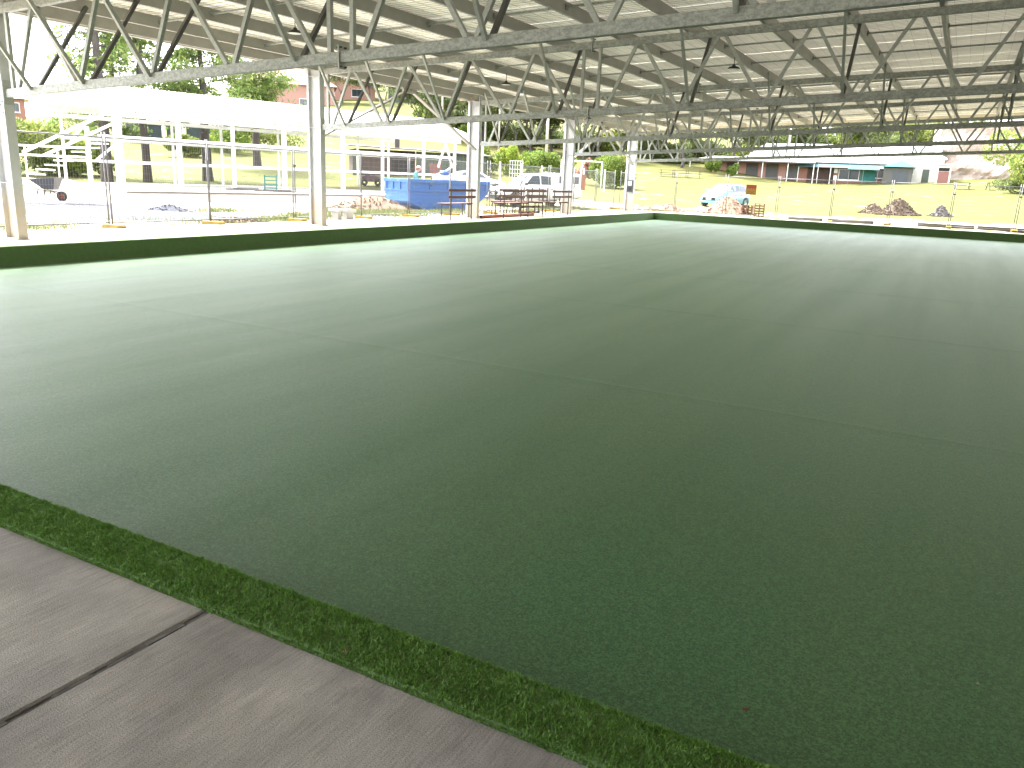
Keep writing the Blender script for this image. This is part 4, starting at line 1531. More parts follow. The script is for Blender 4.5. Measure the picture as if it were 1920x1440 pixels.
heap('soil_heap', 'heap of pale brown soil at the left end of the blue bin', 'heap', on(-38.6, 35.5), 2.4, 1.3, 0.62, mat('bin_side_soil', (0.20, 0.14, 0.095), (0.13, 0.085, 0.058), 5, 0.95, 0, 0.4), 300, 0.07, 7)
heap('gravel_heap', 'small dark gravel heap on the pale yard behind the fence', 'heap', on(-51.6, 29.5), 1.0, 0.75, 0.26, M['gravel'], 250, 0.05, 8)
heap('leaf_litter', 'brown leaf litter on the ground by the fence left of the second column', 'heap', on(-47.6, 25.4), 1.1, 0.55, 0.12, M['mulch'], 260, 0.05, 9)

# blue-grey gravel bed by the barrow
def make_gravel_bed():
    V, F = [], []
    N = 40
    cx, cy = -25.9, 16.6
    rs = random.Random(5)
    ring = []
    for k, rr in enumerate((0.0, 0.5, 0.85, 1.0)):
        for i in range(N):
            a = 2 * math.pi * i / N
            w = 1 + 0.12 * math.sin(3 * a + 1) + 0.07 * math.sin(7 * a)
            x = cx + math.cos(a) * 6.2 * rr * w
            y = cy + math.sin(a) * 3.9 * rr * w
            V.append((x, y, gh(x, y) + (0.05 + 0.12 * (1 - rr) if rr < 1 else -0.03) + rs.uniform(-0.01, 0.02)))
    for k in range(3):
        for i in range(N):
            F.append((k * N + i, k * N + (i + 1) % N, (k + 1) * N + (i + 1) % N, (k + 1) * N + i))
    o = MB().add(V, F).build('gravel_bed', M['gravel'], smooth=True)
    o['kind'] = 'structure'


make_gravel_bed()


def make_pallets():
    for i, (b, d, hgt, lb) in enumerate(((-12.75, 50.3, 4, 'left stack of orange timber pallets beside the rubble heap'), (-12.0, 49.6, 5, 'right stack of orange timber pallets beside the rubble heap'))):
        x, y, z = on(b, d)
        t = thing('pallet_stack', lb, 'pallets', (x, y, z), 0.1 + 0.12 * i, 'stacks of timber pallets')
        wood = M['rubble'] if 'palletwood' not in M else M['palletwood']
        for k in range(hgt):
            z0 = k * 0.15 + 0.001 * k
            for j in range(4):
                MB().box(-0.29, 0.29, -0.40 + j * 0.22, -0.26 + j * 0.22, z0 + 0.115, z0 + 0.14).build('deck_board', wood, t)
            for xx in (-0.26, 0.0, 0.26):
                MB().box(xx - 0.03, xx + 0.03, -0.40, 0.40, z0 + 0.022, z0 + 0.114).build('bearer', wood, t)
            for j in (-0.36, 0.32):
                MB().box(-0.29, 0.29, j, j + 0.08, z0, z0 + 0.021).build('base_board', wood, t)


M['palletwood'] = mat('orange_pallet_wood', (0.20, 0.105, 0.058), (0.14, 0.07, 0.036), 4, 0.85, 0, 0.2)
make_pallets()

for i, (b0_, b1_, d0, d1, lb) in enumerate(((-10.05, -8.0, 47.4, 46.5, 'long grey timber sleeper lying beyond the far fence, left one'), (-7.6, -4.9, 46.9, 46.0, 'long grey timber sleeper lying beyond the far fence, middle one'), (-2.3, 0.8, 46.4, 45.9, 'grey timber sleeper lying beyond the far fence near the small dark heap'), (1.0, 3.6, 46.1, 45.8, 'grey timber sleeper beyond the far fence at the right edge'))):
    p0, p1 = on(b0_, d0, 0.09), on(b1_, d1, 0.09)
    o = MB().bar(p0, p1, 0.22, 0.18).build('timber_sleeper', M['sleeper'], bevel=0.012)
    tag(o, lb, 'sleeper', 'sleepers beyond the far fence')

# small stone blocks by the second column
for i, (b, d, s_, lb) in enumerate(((-40.95, 27.0, 0.32, 'small pale stone block by the low shrubs, left one'), (-40.15, 27.3, 0.30, 'small pale stone block by the low shrubs, right one'))):
    x, y, z = on(b, d)
    t = thing('stone_block', lb, 'block', (x, y, z), 0.3 + i)
    MB().box(-0.13, 0.13, -0.13, 0.13, -0.05, s_).build('stem', M['slab'], t, bevel=0.02)
    MB().box(-0.20, 0.20, -0.20, 0.20, s_ + 0.001, s_ + 0.09).build('cap_stone', M['slab'], t, bevel=0.02)


# ------------------------------------------------------------------ white shelter over a slab
SP0, SP1 = Vector((-36.5, 26.2)), Vector((-31.0, 47.9))
SLN = (SP1 - SP0).length
SANG = math.atan2((SP1 - SP0).y, (SP1 - SP0).x)


def make_shelter():
    """local x along the shelter, local y towards the back"""
    z0 = 0.33
    t = thing('white_shelter', 'long open shelter with white steel posts, rails and white roof behind the yard', 'shelter', (SP0.x, SP0.y, 0), SANG)
    L = SLN
    back = 7.2
    MB().box(-2.0, L + 1.5, -5.8, back + 0.6, -0.6, z0).build('floor_slab', M['slab'], t, bevel=0.02)
    MB().box(-2.02, L + 1.52, -5.86, -5.801, z0 - 0.09, z0 - 0.02).build('slab_edge_board', M['sleeper'], t)
    posts = [0.0, 3.1, 6.1, 9.2, 13.2, 16.2, 19.6, L]
    for i, x in enumerate(posts):
        wv = 0.20 if i in (0, 1, 3, 4) else 0.15
        MB().box(x - wv / 2, x + wv / 2, -wv / 2, wv / 2, z0 + 0.001, 4.02).build('post', M['white'], t)
        MB().box(x - 0.06, x + 0.06, back - 0.06, back + 0.06, z0 + 0.001, 4.02).build('post', M['white'], t)
    MB().box(-0.6, L + 0.5, -0.09, 0.09, 3.62, 3.86).build('eave_beam', M['white'], t)
    MB().box(-0.6, L + 0.5, back - 0.08, back + 0.08, 3.7, 3.9).build('eave_beam', M['white'], t)
    for y in (-0.13, back - 0.1):
        for z, hgt in ((2.66, 0.16), (1.50, 0.14)):
            MB().box(0.05 if y > 0 else -0.9, L - 0.1, y - 0.02, y + 0.02, z - hgt / 2, z + hgt / 2).build('rail', M['white'], t)
    # roof: two pitches with ribs
    for s_, (ya, za, yb, zb_) in enumerate(((-0.9, 4.02, back / 2, 5.32), (back + 0.9, 4.02, back / 2, 5.32))):
        n_ = int((L + 2.2) / 0.762)
        me = None
        for k in range(n_):
            if me is None:
                mb = MB()
                prof = []
                for i in range(4):
                    o_ = i * 0.1905
                    prof += [(o_, 0), (o_ + 0.118, 0), (o_ + 0.137, 0.029), (o_ + 0.171, 0.029)]
                prof.append((0.764, 0))
                vv = [(px_, y_, z_ + pz) for (y_, z_) in ((ya, za), (yb, zb_)) for (px_, pz) in prof]
                m_ = len(prof)
                mb.add(vv, [(i, i + 1, m_ + i + 1, m_ + i) for i in range(m_ - 1)])
                me = mb.mesh('roof_sheet', fix=False)
            place('roof_sheet', me, M['whiteroof'], t, (-1.1 + k * 0.762, 0, 0.0))
    MB().box(-1.12, L + 1.1, -0.93, -0.89, 3.86, 4.05).build('fascia', M['white'], t)
    for x in (-1.1, L + 1.06):
        for ya in (-0.9, back + 0.9):
            MB().bar((x, ya, 4.0), (x, back / 2, 5.30), 0.03, 0.2).build('barge_board', M['white'], t)
    for x in posts:
        MB().bar((x, 0, 3.9), (x, back / 2, 5.22), 0.08, 0.14).build('rafter', M['white'], t)
        MB().bar((x, back, 3.9), (x, back / 2, 5.22), 0.08, 0.14).build('rafter', M['white'], t)
    # knee braces in the gable
    MB().bar((0.1, back - 0.1, 2.1), (1.3, back - 0.1, 3.6), 0.07, 0.12).build('knee_brace', M['white'], t)
    MB().bar((L - 1.4, 0.1, 2.0), (L - 0.75, 0.1, 3.6), 0.07, 0.14).build('knee_brace', M['white'], t)
    MB().bar((L - 0.1, 0.1, 2.0), (L - 0.75, 0.1, 3.6), 0.07, 0.14).build('knee_brace', M['white'], t)
    # raking rails of the stair at the left end
    MB().bar((0.05, 0.05, 3.95), (-4.1, 0.1, 1.75), 0.10, 0.13).build('raking_rail', M['white'], t)
    MB().bar((0.0, -0.12, 3.35), (-3.3, -0.1, 1.65), 0.10, 0.12).build('raking_rail', M['white'], t)
    MB().box(-1.38, -1.24, -0.07, 0.07, z0 + 0.001, 3.05).build('stair_post', M['white'], t)
    MB().bar((-1.0, -0.06, 1.55), (-0.1, -0.06, 2.3), 0.07, 0.10).build('knee_brace', M['white'], t)
    # tread flight
    for k in range(9):
        x = -0.4 - k * 0.42
        MB().box(x - 0.2, x + 0.2, 0.4, 1.9, 2.3 - k * 0.22, 2.36 - k * 0.22).build('tread', M['white'], t)


make_shelter()


def make_side_rail():
    p0, p1 = polar(-59.6, 46.0), polar(-55.9, 44.4)
    ang = math.atan2(p1[1] - p0[1], p1[0] - p0[0])
    L = math.hypot(p1[0] - p0[0], p1[1] - p0[1])
    t = thing('pipe_rail', 'white pipe handrail left of the shelter stair', 'railing', (*p0, 0.3), ang)
    for x in (0.3, L * 0.55, L - 0.1):
        MB().tube((x, 0, 0), (x, 0, 1.78), 0.04, n=8).build('post', M['white'], t, True)
    for z in (1.35, 1.78):
        MB().tube((0, 0, z), (L, 0, z), 0.045, n=8).build('rail', M['white'], t, True)


make_side_rail()

# pale sand bank below the stair
def make_sand():
    c = polar(-57.8, 47.5)
    V, F = [], []
    N, K = 30, 6
    rs = random.Random(3)
    for k in range(K + 1):
        r_ = k / K
        for i in range(N):
            a = 2 * math.pi * i / N
            w = 1 + 0.1 * math.sin(2 * a + 0.5) + 0.05 * math.sin(5 * a)
            x, y = c[0] + math.cos(a) * 3.0 * r_ * w, c[1] + math.sin(a) * 3.0 * r_ * w
            V.append((x, y, gh(x, y) + 0.55 * (0.5 + 0.5 * math.cos(math.pi * r_)) - (0.1 if k == K else 0) + rs.uniform(-0.03, 0.03)))
    for k in range(K):
        for i in range(N):
            F.append((k * N + i, k * N + (i + 1) % N, (k + 1) * N + (i + 1) % N, (k + 1) * N + i))
    o = MB().add(V, F).build('sand_mound', M['sand'], smooth=True)
    tag(o, 'smooth mound of pale sand below the white stair', 'mound')


make_sand()

# teal steel frame standing on the slab
def make_frame():
    x, y = polar(-45.2, 46.2)
    t = thing('short_ladder', 'small teal four-rung steel frame standing on the slab', 'ladder', (x, y, 0.332), R(45))
    for xx in (-0.30, 0.30):
        MB().box(xx - 0.035, xx + 0.035, -0.03, 0.03, 0, 0.80).build('stile', M['tealmetal'], t)
    for z in (0.13, 0.33, 0.53, 0.73):
        MB().box(-0.264, 0.264, -0.02, 0.02, z - 0.028, z + 0.028).build('rung', M['tealmetal'], t)


make_frame()


def slabs_on_floor():
    for i, (b, d, sx, sy, rz, m, lb, nm, cat) in enumerate(((-46.9, 45.0, 0.9, 0.25, 0.9, M['sleeper'], 'dark plank lying on the slab left of the teal frame', 'loose_plank', 'plank'),
                                                           (-44.9, 43.7, 1.0, 0.22, 0.7, M['blacksteel'], 'dark steel offcut lying on the slab below the teal frame', 'steel_offcut', 'offcut'))):
        x, y = polar(b, d)
        t = thing(nm, lb, cat, (x, y, 0.332), rz)
        MB().box(-sx, sx, -sy, sy, 0.0, 0.07).build('board', m, t, bevel=0.01)
        MB().box(-sx * 0.6, sx * 0.8, -sy * 0.5, sy * 0.4, 0.071, 0.12).build('upper_board', m, t, bevel=0.01)


slabs_on_floor()


# ------------------------------------------------------------------ vehicles (local x forward, y left)
def wheel(parent, x, y, r, w, side):
    t = MB().lathe([(r * 0.62, -w / 2), (r * 0.93, -w / 2), (r, -w * 0.32), (r, w * 0.32), (r * 0.93, w / 2), (r * 0.62, w / 2)], (x, y, r), 24, 'y').build('wheel', M['black'], parent, True)
    MB().lathe([(0.0, side * w * 0.30), (r * 0.18, side * w * 0.34), (r * 0.22, side * w * 0.22), (r * 0.55, side * w * 0.28), (r * 0.63, side * w * 0.42), (r * 0.63, 0)], (x, y, r), 20, 'y').build('rim', M['chrome'], t, True)
    return t


def loft(sections):
    """sections: list of (x, [(y,z)...]) closed rings of equal length"""
    mb = MB()
    n = len(sections[0][1])
    vv = [(x, y, z) for x, ring in sections for (y, z) in ring]
    ff = []
    for s in range(len(sections) - 1):
        for i in range(n):
            j = (i + 1) % n
            ff.append((s * n + i, s * n + j, (s + 1) * n + j, (s + 1) * n + i))
    ff.append(tuple(range(n)))
    ff.append(tuple(range((len(sections) - 1) * n, len(sections) * n)))
    return mb.add(vv, ff)


def ring(wb, wt, z0, z1, ztop=None):
    """body ring: width at the sill, width at shoulder, heights"""
    zm = z0 + (z1 - z0) * 0.55
    return [(-wb * 0.94, z0), (wb * 0.94, z0), (wb, z0 + 0.08), (wb * 1.0, zm), (wt, z1 - 0.05), (wt * 0.93, z1), (-wt * 0.93, z1), (-wt, z1 - 0.05), (-wb * 1.0, zm), (-wb, z0 + 0.08)]


def car(name, label, loc, rz, paint, kind):
    t = thing(name, label, 'ute' if kind == 'ute' else 'car', loc, rz)
    if kind == 'hatch':
        L0, L1, W, r = -1.95, 1.95, 0.85, 0.31
        secs = [(-1.92, ring(0.66, 0.64, 0.38, 0.92)), (-1.80, ring(0.80, 0.76, 0.26, 0.97)), (-0.9, ring(W, 0.80, 0.2, 0.98)), (0.6, ring(W, 0.80, 0.2, 0.96)), (1.0, ring(W, 0.78, 0.2, 0.94)), (1.55, ring(0.82, 0.72, 0.24, 0.84)), (1.86, ring(0.74, 0.62, 0.28, 0.72)), (1.96, ring(0.58, 0.5, 0.34, 0.62))]
        roof = [(-1.86, 0.70, 0.96, 0.60, 1.00), (-1.55, 0.74, 0.96, 0.56, 1.42), (-0.9, 0.76, 0.96, 0.57, 1.50), (0.05, 0.76, 0.96, 0.56, 1.49), (0.42, 0.76, 0.95, 0.55, 1.40), (1.18, 0.74, 0.93, 0.68, 0.95)]
        wx = (-1.22, 1.22)
        sidewin = [[(-1.45, 1.02), (-0.62, 1.02), (-0.62, 1.42), (-1.30, 1.37)], [(-0.54, 1.02), (0.72, 1.00), (0.30, 1.38), (-0.54, 1.43)]]
    elif kind == 'sedan':
        L0, L1, W, r = -2.25, 2.25, 0.88, 0.32
        secs = [(-2.22, ring(0.66, 0.62, 0.4, 0.90)), (-2.05, ring(0.82, 0.76, 0.28, 0.98)), (-1.2, ring(W, 0.80, 0.2, 0.99)), (0.7, ring(W, 0.80, 0.2, 0.96)), (1.3, ring(W, 0.78, 0.2, 0.93)), (1.9, ring(0.82, 0.72, 0.24, 0.84)), (2.25, ring(0.62, 0.55, 0.34, 0.66))]
        roof = [(-1.75, 0.70, 0.98, 0.62, 1.00), (-1.0, 0.76, 0.98, 0.56, 1.40), (-0.4, 0.77, 0.97, 0.57, 1.46), (0.3, 0.77, 0.96, 0.56, 1.43), (1.15, 0.75, 0.94, 0.68, 0.97)]
        wx = (-1.35, 1.38)
        sidewin = [[(-1.15, 1.03), (-0.35, 1.02), (-0.35, 1.39), (-0.88, 1.34)], [(-0.27, 1.02), (0.80, 1.0), (0.25, 1.36), (-0.27, 1.39)]]
    else:
        L0, L1, W, r = -2.65, 2.6, 0.92, 0.38
        secs = [(-2.66, ring(0.86, 0.86, 0.55, 1.18)), (-1.0, ring(0.90, 0.88, 0.42, 1.18)), (-0.3, ring(W, 0.88, 0.38, 1.19)), (1.0, ring(W, 0.87, 0.38, 1.16)), (1.35, ring(W, 0.86, 0.38, 1.13)), (2.1, ring(0.90, 0.82, 0.42, 1.06)), (2.45, ring(0.84, 0.74, 0.46, 0.98)), (2.6, ring(0.74, 0.66, 0.52, 0.90))]
        roof = [(-0.86, 0.82, 1.16, 0.70, 1.20), (-0.72, 0.83, 1.17, 0.66, 1.78), (-0.1, 0.84, 1.17, 0.66, 1.84), (0.55, 0.84, 1.16, 0.65, 1.80), (1.40, 0.82, 1.13, 0.74, 1.16)]
        wx = (-1.55, 1.65)
        sidewin = [[(-0.62, 1.24), (0.02, 1.24), (0.02, 1.72), (-0.62, 1.70)], [(0.10, 1.24), (0.98, 1.22), (0.55, 1.70), (0.10, 1.73)]]
    body = loft(secs).build('body', paint, t, True, bevel=0.02)
    cab = loft([(x, [(-wb, zb0), (wb, zb0), (wt, zt), (-wt, zt)]) for (x, wb, zb0, wt, zt) in roof]).build('cabin', paint, t, True, bevel=0.05)
    def cabw(x, z):
        for a, b in zip(roof[:-1], roof[1:]):
            if a[0] <= x <= b[0]:
                q = (x - a[0]) / (b[0] - a[0])
                wb, zb0, wt, zt = [a[i] + (b[i] - a[i]) * q for i in range(1, 5)]
                k = min(1, max(0, (z - zb0) / max(0.05, zt - zb0)))
                return wb + (wt - wb) * k
        return 0.7
    for poly in sidewin:
        for s in (-1, 1):
            vv = [(x, s * (cabw(x, z) + 0.012), z) for x, z in poly] + [(x, s * (cabw(x, z) - 0.02), z) for x, z in poly]
            n = len(poly)
            MB().add(vv, [tuple(range(n)), tuple(range(2 * n - 1, n - 1, -1))] + [(i, (i + 1) % n, n + (i + 1) % n, n + i) for i in range(n)]).build('side_window', M['carglass'], t)
    # windscreen and rear window lie on the sloped cabin faces
    a, b = roof[-1], roof[-2]
    def screen(a, b, nm, f0, f1, off):
        vv = []
        for f_ in (f0, f1):
            x = a[0] + (b[0] - a[0]) * f_
            w_ = (a[3] + (b[3] - a[3]) * f_) * 0.93
            z = a[4] + (b[4] - a[4]) * f_
            vv += [(x + off, -w_, z + 0.012), (x + off, w_, z + 0.012)]
        MB().add(vv, [(0, 1, 3, 2)]).build(nm, M['carglass'], t)
    screen(a, b, 'windscreen', 0.10, 0.94, 0.008)
    a, b = roof[0], roof[1]
    screen(a, b, 'rear_window', 0.12, 0.9, -0.008)
    for x in wx:
        for s in (-1, 1):
            MB().lathe([(r * 1.16, 0.0), (r * 1.16, s * 0.02), (r * 1.0, s * 0.02)], (x, s * (W - 0.012), r), 20, 'y').build('wheel_arch', M['black'], t)
            wheel(t, x, s * (W - 0.09), r, 0.20, s)
    for s in (-1, 1):
        xh = L1 - 0.16
        MB().box(xh - 0.05, xh + 0.03, min(s * 0.40, s * 0.64), max(s * 0.40, s * 0.64), secs[-2][1][5][1] - 0.20, secs[-2][1][5][1] - 0.06).build('headlight', M['headlamp'], t, bevel=0.02)
        MB().box(L0 - 0.02, L0 + 0.05, min(s * 0.5, s * 0.66), max(s * 0.5, s * 0.66), 0.72, 0.92).build('tail_light', M['redlamp'], t, bevel=0.01)
        xm = roof[-1][0] - 0.32
        zm = roof[-1][2] + 0.10
        MB().box(xm - 0.06, xm + 0.06, min(s * (W - 0.02), s * (W + 0.18)), max(s * (W - 0.02), s * (W + 0.18)), zm - 0.06, zm + 0.08).build('mirror', M['black'] if kind == 'ute' else paint, t, bevel=0.02)
        for xd in (0.05, -0.62):
            MB().box(xd - 0.08, xd + 0.06, min(s * (W - 0.02), s * (W + 0.025)), max(s * (W - 0.02), s * (W + 0.025)), secs[3][1][5][1] - 0.17, secs[3][1][5][1] - 0.14).build('door_handle', M['black'], t)
    zg = 0.50 if kind != 'ute' else 0.72
    MB().box(L1 - 0.06, L1 + 0.03, -0.50, 0.50, zg - 0.10, zg + 0.10).build('grille', M['dark'], t, bevel=0.02)
    MB().box(L1 + 0.031, L1 + 0.04, -0.2, 0.2, zg - 0.06, zg + 0.06).build('number_plate', M['paper'], t)
    MB().box(L1 - 0.10, L1 + 0.04, -0.70, 0.70, zg - 0.27, zg - 0.13).build('front_bumper', M['black'] if kind == 'ute' else paint, t, bevel=0.03)
    if kind == 'ute':
        # canopy on the tray, roof bars, bull bar, snorkel
        MB().box(-2.62, -0.92, -0.86, 0.86, 1.19, 1.90).build('canopy', paint, t, bevel=0.05)
        for s in (-1, 1):
            MB().box(-2.4, -1.1, min(s * 0.862, s * 0.868), max(s * 0.862, s * 0.868), 1.34, 1.74).build('canopy_window', M['carglass'], t)
        for x in (-0.45, 0.3):
            MB().box(x - 0.02, x + 0.02, -0.70, 0.70, 1.885, 1.92).build('roof_bar', M['black'], t)
        for s in (-1, 1):
            MB().tube((2.66, s * 0.42, 0.45), (2.74, s * 0.42, 1.22), 0.035, n=8).build('bull_bar', M['black'], t, True)
        MB().tube((2.74, -0.75, 1.15), (2.74, 0.75, 1.15), 0.035, n=8).build('bull_bar', M['black'], t, True)
        MB().tube((2.70, -0.80, 0.75), (2.70, 0.80, 0.75), 0.035, n=8).build('bull_bar', M['black'], t, True)
        MB().path([(1.55, 0.90, 1.10), (1.35, 0.88, 1.22), (0.85, 0.80, 1.86)], 0.035, 8).build('snorkel', M['black'], t)
        MB().tube((-2.66, 0, 0.5), (-2.95, 0, 0.5), 0.03, n=8).build('tow_bar', M['black'], t)
    return t


def heading(a, b):
    return math.atan2(b[1] - a[1], b[0] - a[0])


pa, pb = polar(-24.6, 48.6), polar(-30.1, 46.2)
mid = ((pa[0] + pb[0]) / 2, (pa[1] + pb[1]) / 2)
car('white_ute', 'white four wheel drive ute with canopy parked behind the benches', (*mid, gh(*mid)), heading(pa, pb), M['carwhite'], 'ute')
pa, pb = polar(-30.0, 58.0), polar(-33.2, 57.0)
mid = ((pa[0] + pb[0]) / 2, (pa[1] + pb[1]) / 2)
car('white_car', 'white sedan parked beyond the front of the white ute', (*mid, gh(*mid)), heading(pb, pa), M['carwhite'], 'sedan')
pa, pb = polar(-12.9, 59.0), polar(-15.7, 57.0)
mid = ((pa[0] + pb[0]) / 2, (pa[1] + pb[1]) / 2)
car('blue_car', 'small pale blue hatchback parked behind the brick rubble heap', (*mid, gh(*mid)), heading(pa, pb) + 0.38, M['carblue'], 'hatch')

# ------------------------------------------------------------------ vegetation
def leaf_mesh(name, pts, size, rs, aspect=0.45, up_bias=0.0):
    n = len(pts)
    d = rs.normal(0, 1, (n, 3))
    d[:, 2] += up_bias
    d /= np.linalg.norm(d, axis=1)[:, None]
    a = np.cross(d, rs.normal(0, 1, (n, 3)))
    a /= np.linalg.norm(a, axis=1)[:, None] + 1e-9
    sz = (size * rs.uniform(0.55, 1.35, n))[:, None]
    V = np.stack([pts - d * sz, pts + a * sz * aspect, pts + d * sz, pts - a * sz * aspect], 1).reshape(-1, 3)
    return np_mesh(name, V, np.arange(n * 4).reshape(-1, 4))


def limb_tree(mb, p, d, length, r, depth, rs, tips, bend=0.25, split=3, gravity=0.0):
    p = Vector(p)
    d = Vector(d).normalized()
    seg = 3
    for i in range(seg):
        q = p + d * (length / seg)
        r1 = r * (1 - 0.22)
        mb.tube(p, q, r, r1, 7 if depth > 1 else 5, False)
        p, r = q, r1
        d = (d + Vector((rs.uniform(-1, 1), rs.uniform(-1, 1), rs.uniform(-0.6, 0.6) - gravity)) * bend * 0.5).normalized()
        if depth <= 1:
            tips.append(tuple(p))
    if depth > 0:
        for k in range(split):
            nd = (d + Vector((rs.uniform(-1, 1), rs.uniform(-1, 1), rs.uniform(-0.35, 0.7))) * 0.85).normalized()
            limb_tree(mb, p, nd, length * rs.uniform(0.6, 0.8), r * 0.68, depth - 1, rs, tips, bend, split, gravity)
    else:
        tips.append(tuple(p))


def pine_meshes(seed, H, r, bare, spread, nleaf, size):
    """whorled pine: straight trunk, drooping layered branches with needle clumps"""
    rs = random.Random(seed)
    nr = np.random.RandomState(seed)
    tr = MB()
    pts = []
    px_, py_ = 0.0, 0.0
    segs = 14
    trunk = []
    for i in range(segs + 1):
        z = H * i / segs
        trunk.append(Vector((px_, py_, z)))
        px_ += rs.uniform(-0.05, 0.05)
        py_ += rs.uniform(-0.05, 0.05)
    for i in range(segs):
        f0, f1 = i / segs, (i + 1) / segs
        tr.tube(trunk[i] - Vector((0, 0, 0.3 if i == 0 else 0)), trunk[i + 1], r * (1.15 if i == 0 else 1) * (1 - 0.8 * f0), r * (1 - 0.8 * f1), 10, False)
    br = MB()
    z = bare
    while z < H * 0.97:
        f = z / H
        for k in range(rs.choice((3, 4, 4, 5))):
            a = rs.uniform(0, 6.283)
            ln = spread * (1 - f * 0.72) * rs.uniform(0.55, 1.1)
            base = Vector((trunk[int(f * segs)].x, trunk[int(f * segs)].y, z + rs.uniform(-0.2, 0.2)))
            d = Vector((math.cos(a), math.sin(a), rs.uniform(-0.12, 0.35)))
            p = base
            nseg = 5
            rr = r * 0.22 * (1 - f * 0.6)
            for i in range(nseg):
                q = p + d * (ln / nseg)
                br.tube(p, q, rr, rr * 0.72, 5, False)
                rr *= 0.72
                if i >= 1:
                    for _ in range(2 + i):
                        s_ = Vector((rs.uniform(-1, 1), rs.uniform(-1, 1), rs.uniform(-0.3, 0.5))).normalized() * ln * 0.2
                        e = q + s_
                        br.tube(q, e, rr * 0.5, rr * 0.25, 4, False)
                        pts.append((e, ln))
                d = (d + Vector((rs.uniform(-0.2, 0.2), rs.uniform(-0.2, 0.2), -0.10 + 0.06 * i))).normalized()
                p = q
            pts.append((p, ln))
        z += rs.uniform(0.5, 0.95) * H / 16
    per = max(6, nleaf // max(1, len(pts)))
    P = np.concatenate([np.array(p)[None, :] + nr.normal(0, 1, (per, 3)) * np.array([0.34, 0.34, 0.22]) * max(0.6, min(1.3, ln / 3.5)) for p, ln in pts])
    tr.v += []
    n0 = len(tr.v)
    tr.f += [tuple(i + n0 for i in f) for f in br.f]
    tr.v += br.v
    return tr.mesh('pine_trunk', True, fix=False), leaf_mesh('pine_crown', P, size, nr, 0.28, 0.15)


def gum_meshes(seed, H, r, nleaf, size, spread=1.0, clump=0.75):
    rs = random.Random(seed)
    nr = np.random.RandomState(seed)
    tr = MB()
    tips = []
    fork = H * rs.uniform(0.16, 0.26)
    p = Vector((0, 0, -0.3))
    n = 6
    for i in range(n):
        q = p + Vector((rs.uniform(-0.12, 0.12), rs.uniform(-0.12, 0.12), (fork + 0.3) / n))
        tr.tube(p, q, r * (1 - 0.06 * i), r * (1 - 0.06 * (i + 1)), 9, False)
        p = q
    for k in range(rs.choice((3, 4, 5))):
        a = 6.283 * k / 4 + rs.uniform(-0.5, 0.5)
        limb_tree(tr, p, (math.cos(a) * 0.75 * spread, math.sin(a) * 0.75 * spread, 1.0), (H - fork) * 0.36, r * 0.5, 3, rs, tips, 0.3, 2 if k else 3)
    per = max(8, nleaf // max(1, len(tips)))
    P = np.concatenate([np.array(t)[None, :] + nr.normal(0, 1, (per, 3)) * clump * np.array([1, 1, 0.7]) for t in tips])
    return tr.mesh('gum_trunk', True, fix=False), leaf_mesh('gum_crown', P, size, nr, 0.42, -0.1)


def bush_mesh(seed, rx, ry, h, nleaf, size, lobes=9):
    nr = np.random.RandomState(seed)
    P = []
    for k in range(lobes):
        c = np.array([nr.uniform(-0.7, 0.7) * rx, nr.uniform(-0.7, 0.7) * ry, nr.uniform(0.25, 0.78) * h])
        q = nr.normal(0, 1, (nleaf // lobes, 3))
        q /= np.linalg.norm(q, axis=1)[:, None]
        q *= (nr.uniform(0.45, 1.0, len(q)) ** 0.5)[:, None]
        P.append(c + q * np.array([rx * 0.45, ry * 0.45, h * 0.30]))
    P = np.concatenate(P)
    P = P[P[:, 2] > 0.02]
    return leaf_mesh('bush_foliage', P, size, nr, 0.5)


def plant_tree(name, label, meshes, b, d, s=1.0, rz=0.0, leaf='pine', bark='bark', group=None, dz=0.0):
    x, y, z = on(b, d, dz)
    t = thing(name, label, 'tree', (x, y, z), rz, group, s)
    place('trunk', meshes[0], M[bark], t)
    c = place('crown', meshes[1], None, t)
    if len(meshes[1].materials) == 0:
        meshes[1].materials.append(M[leaf])
    c.material_slots[0].link = 'OBJECT'
    c.material_slots[0].material = M[leaf]
    return t


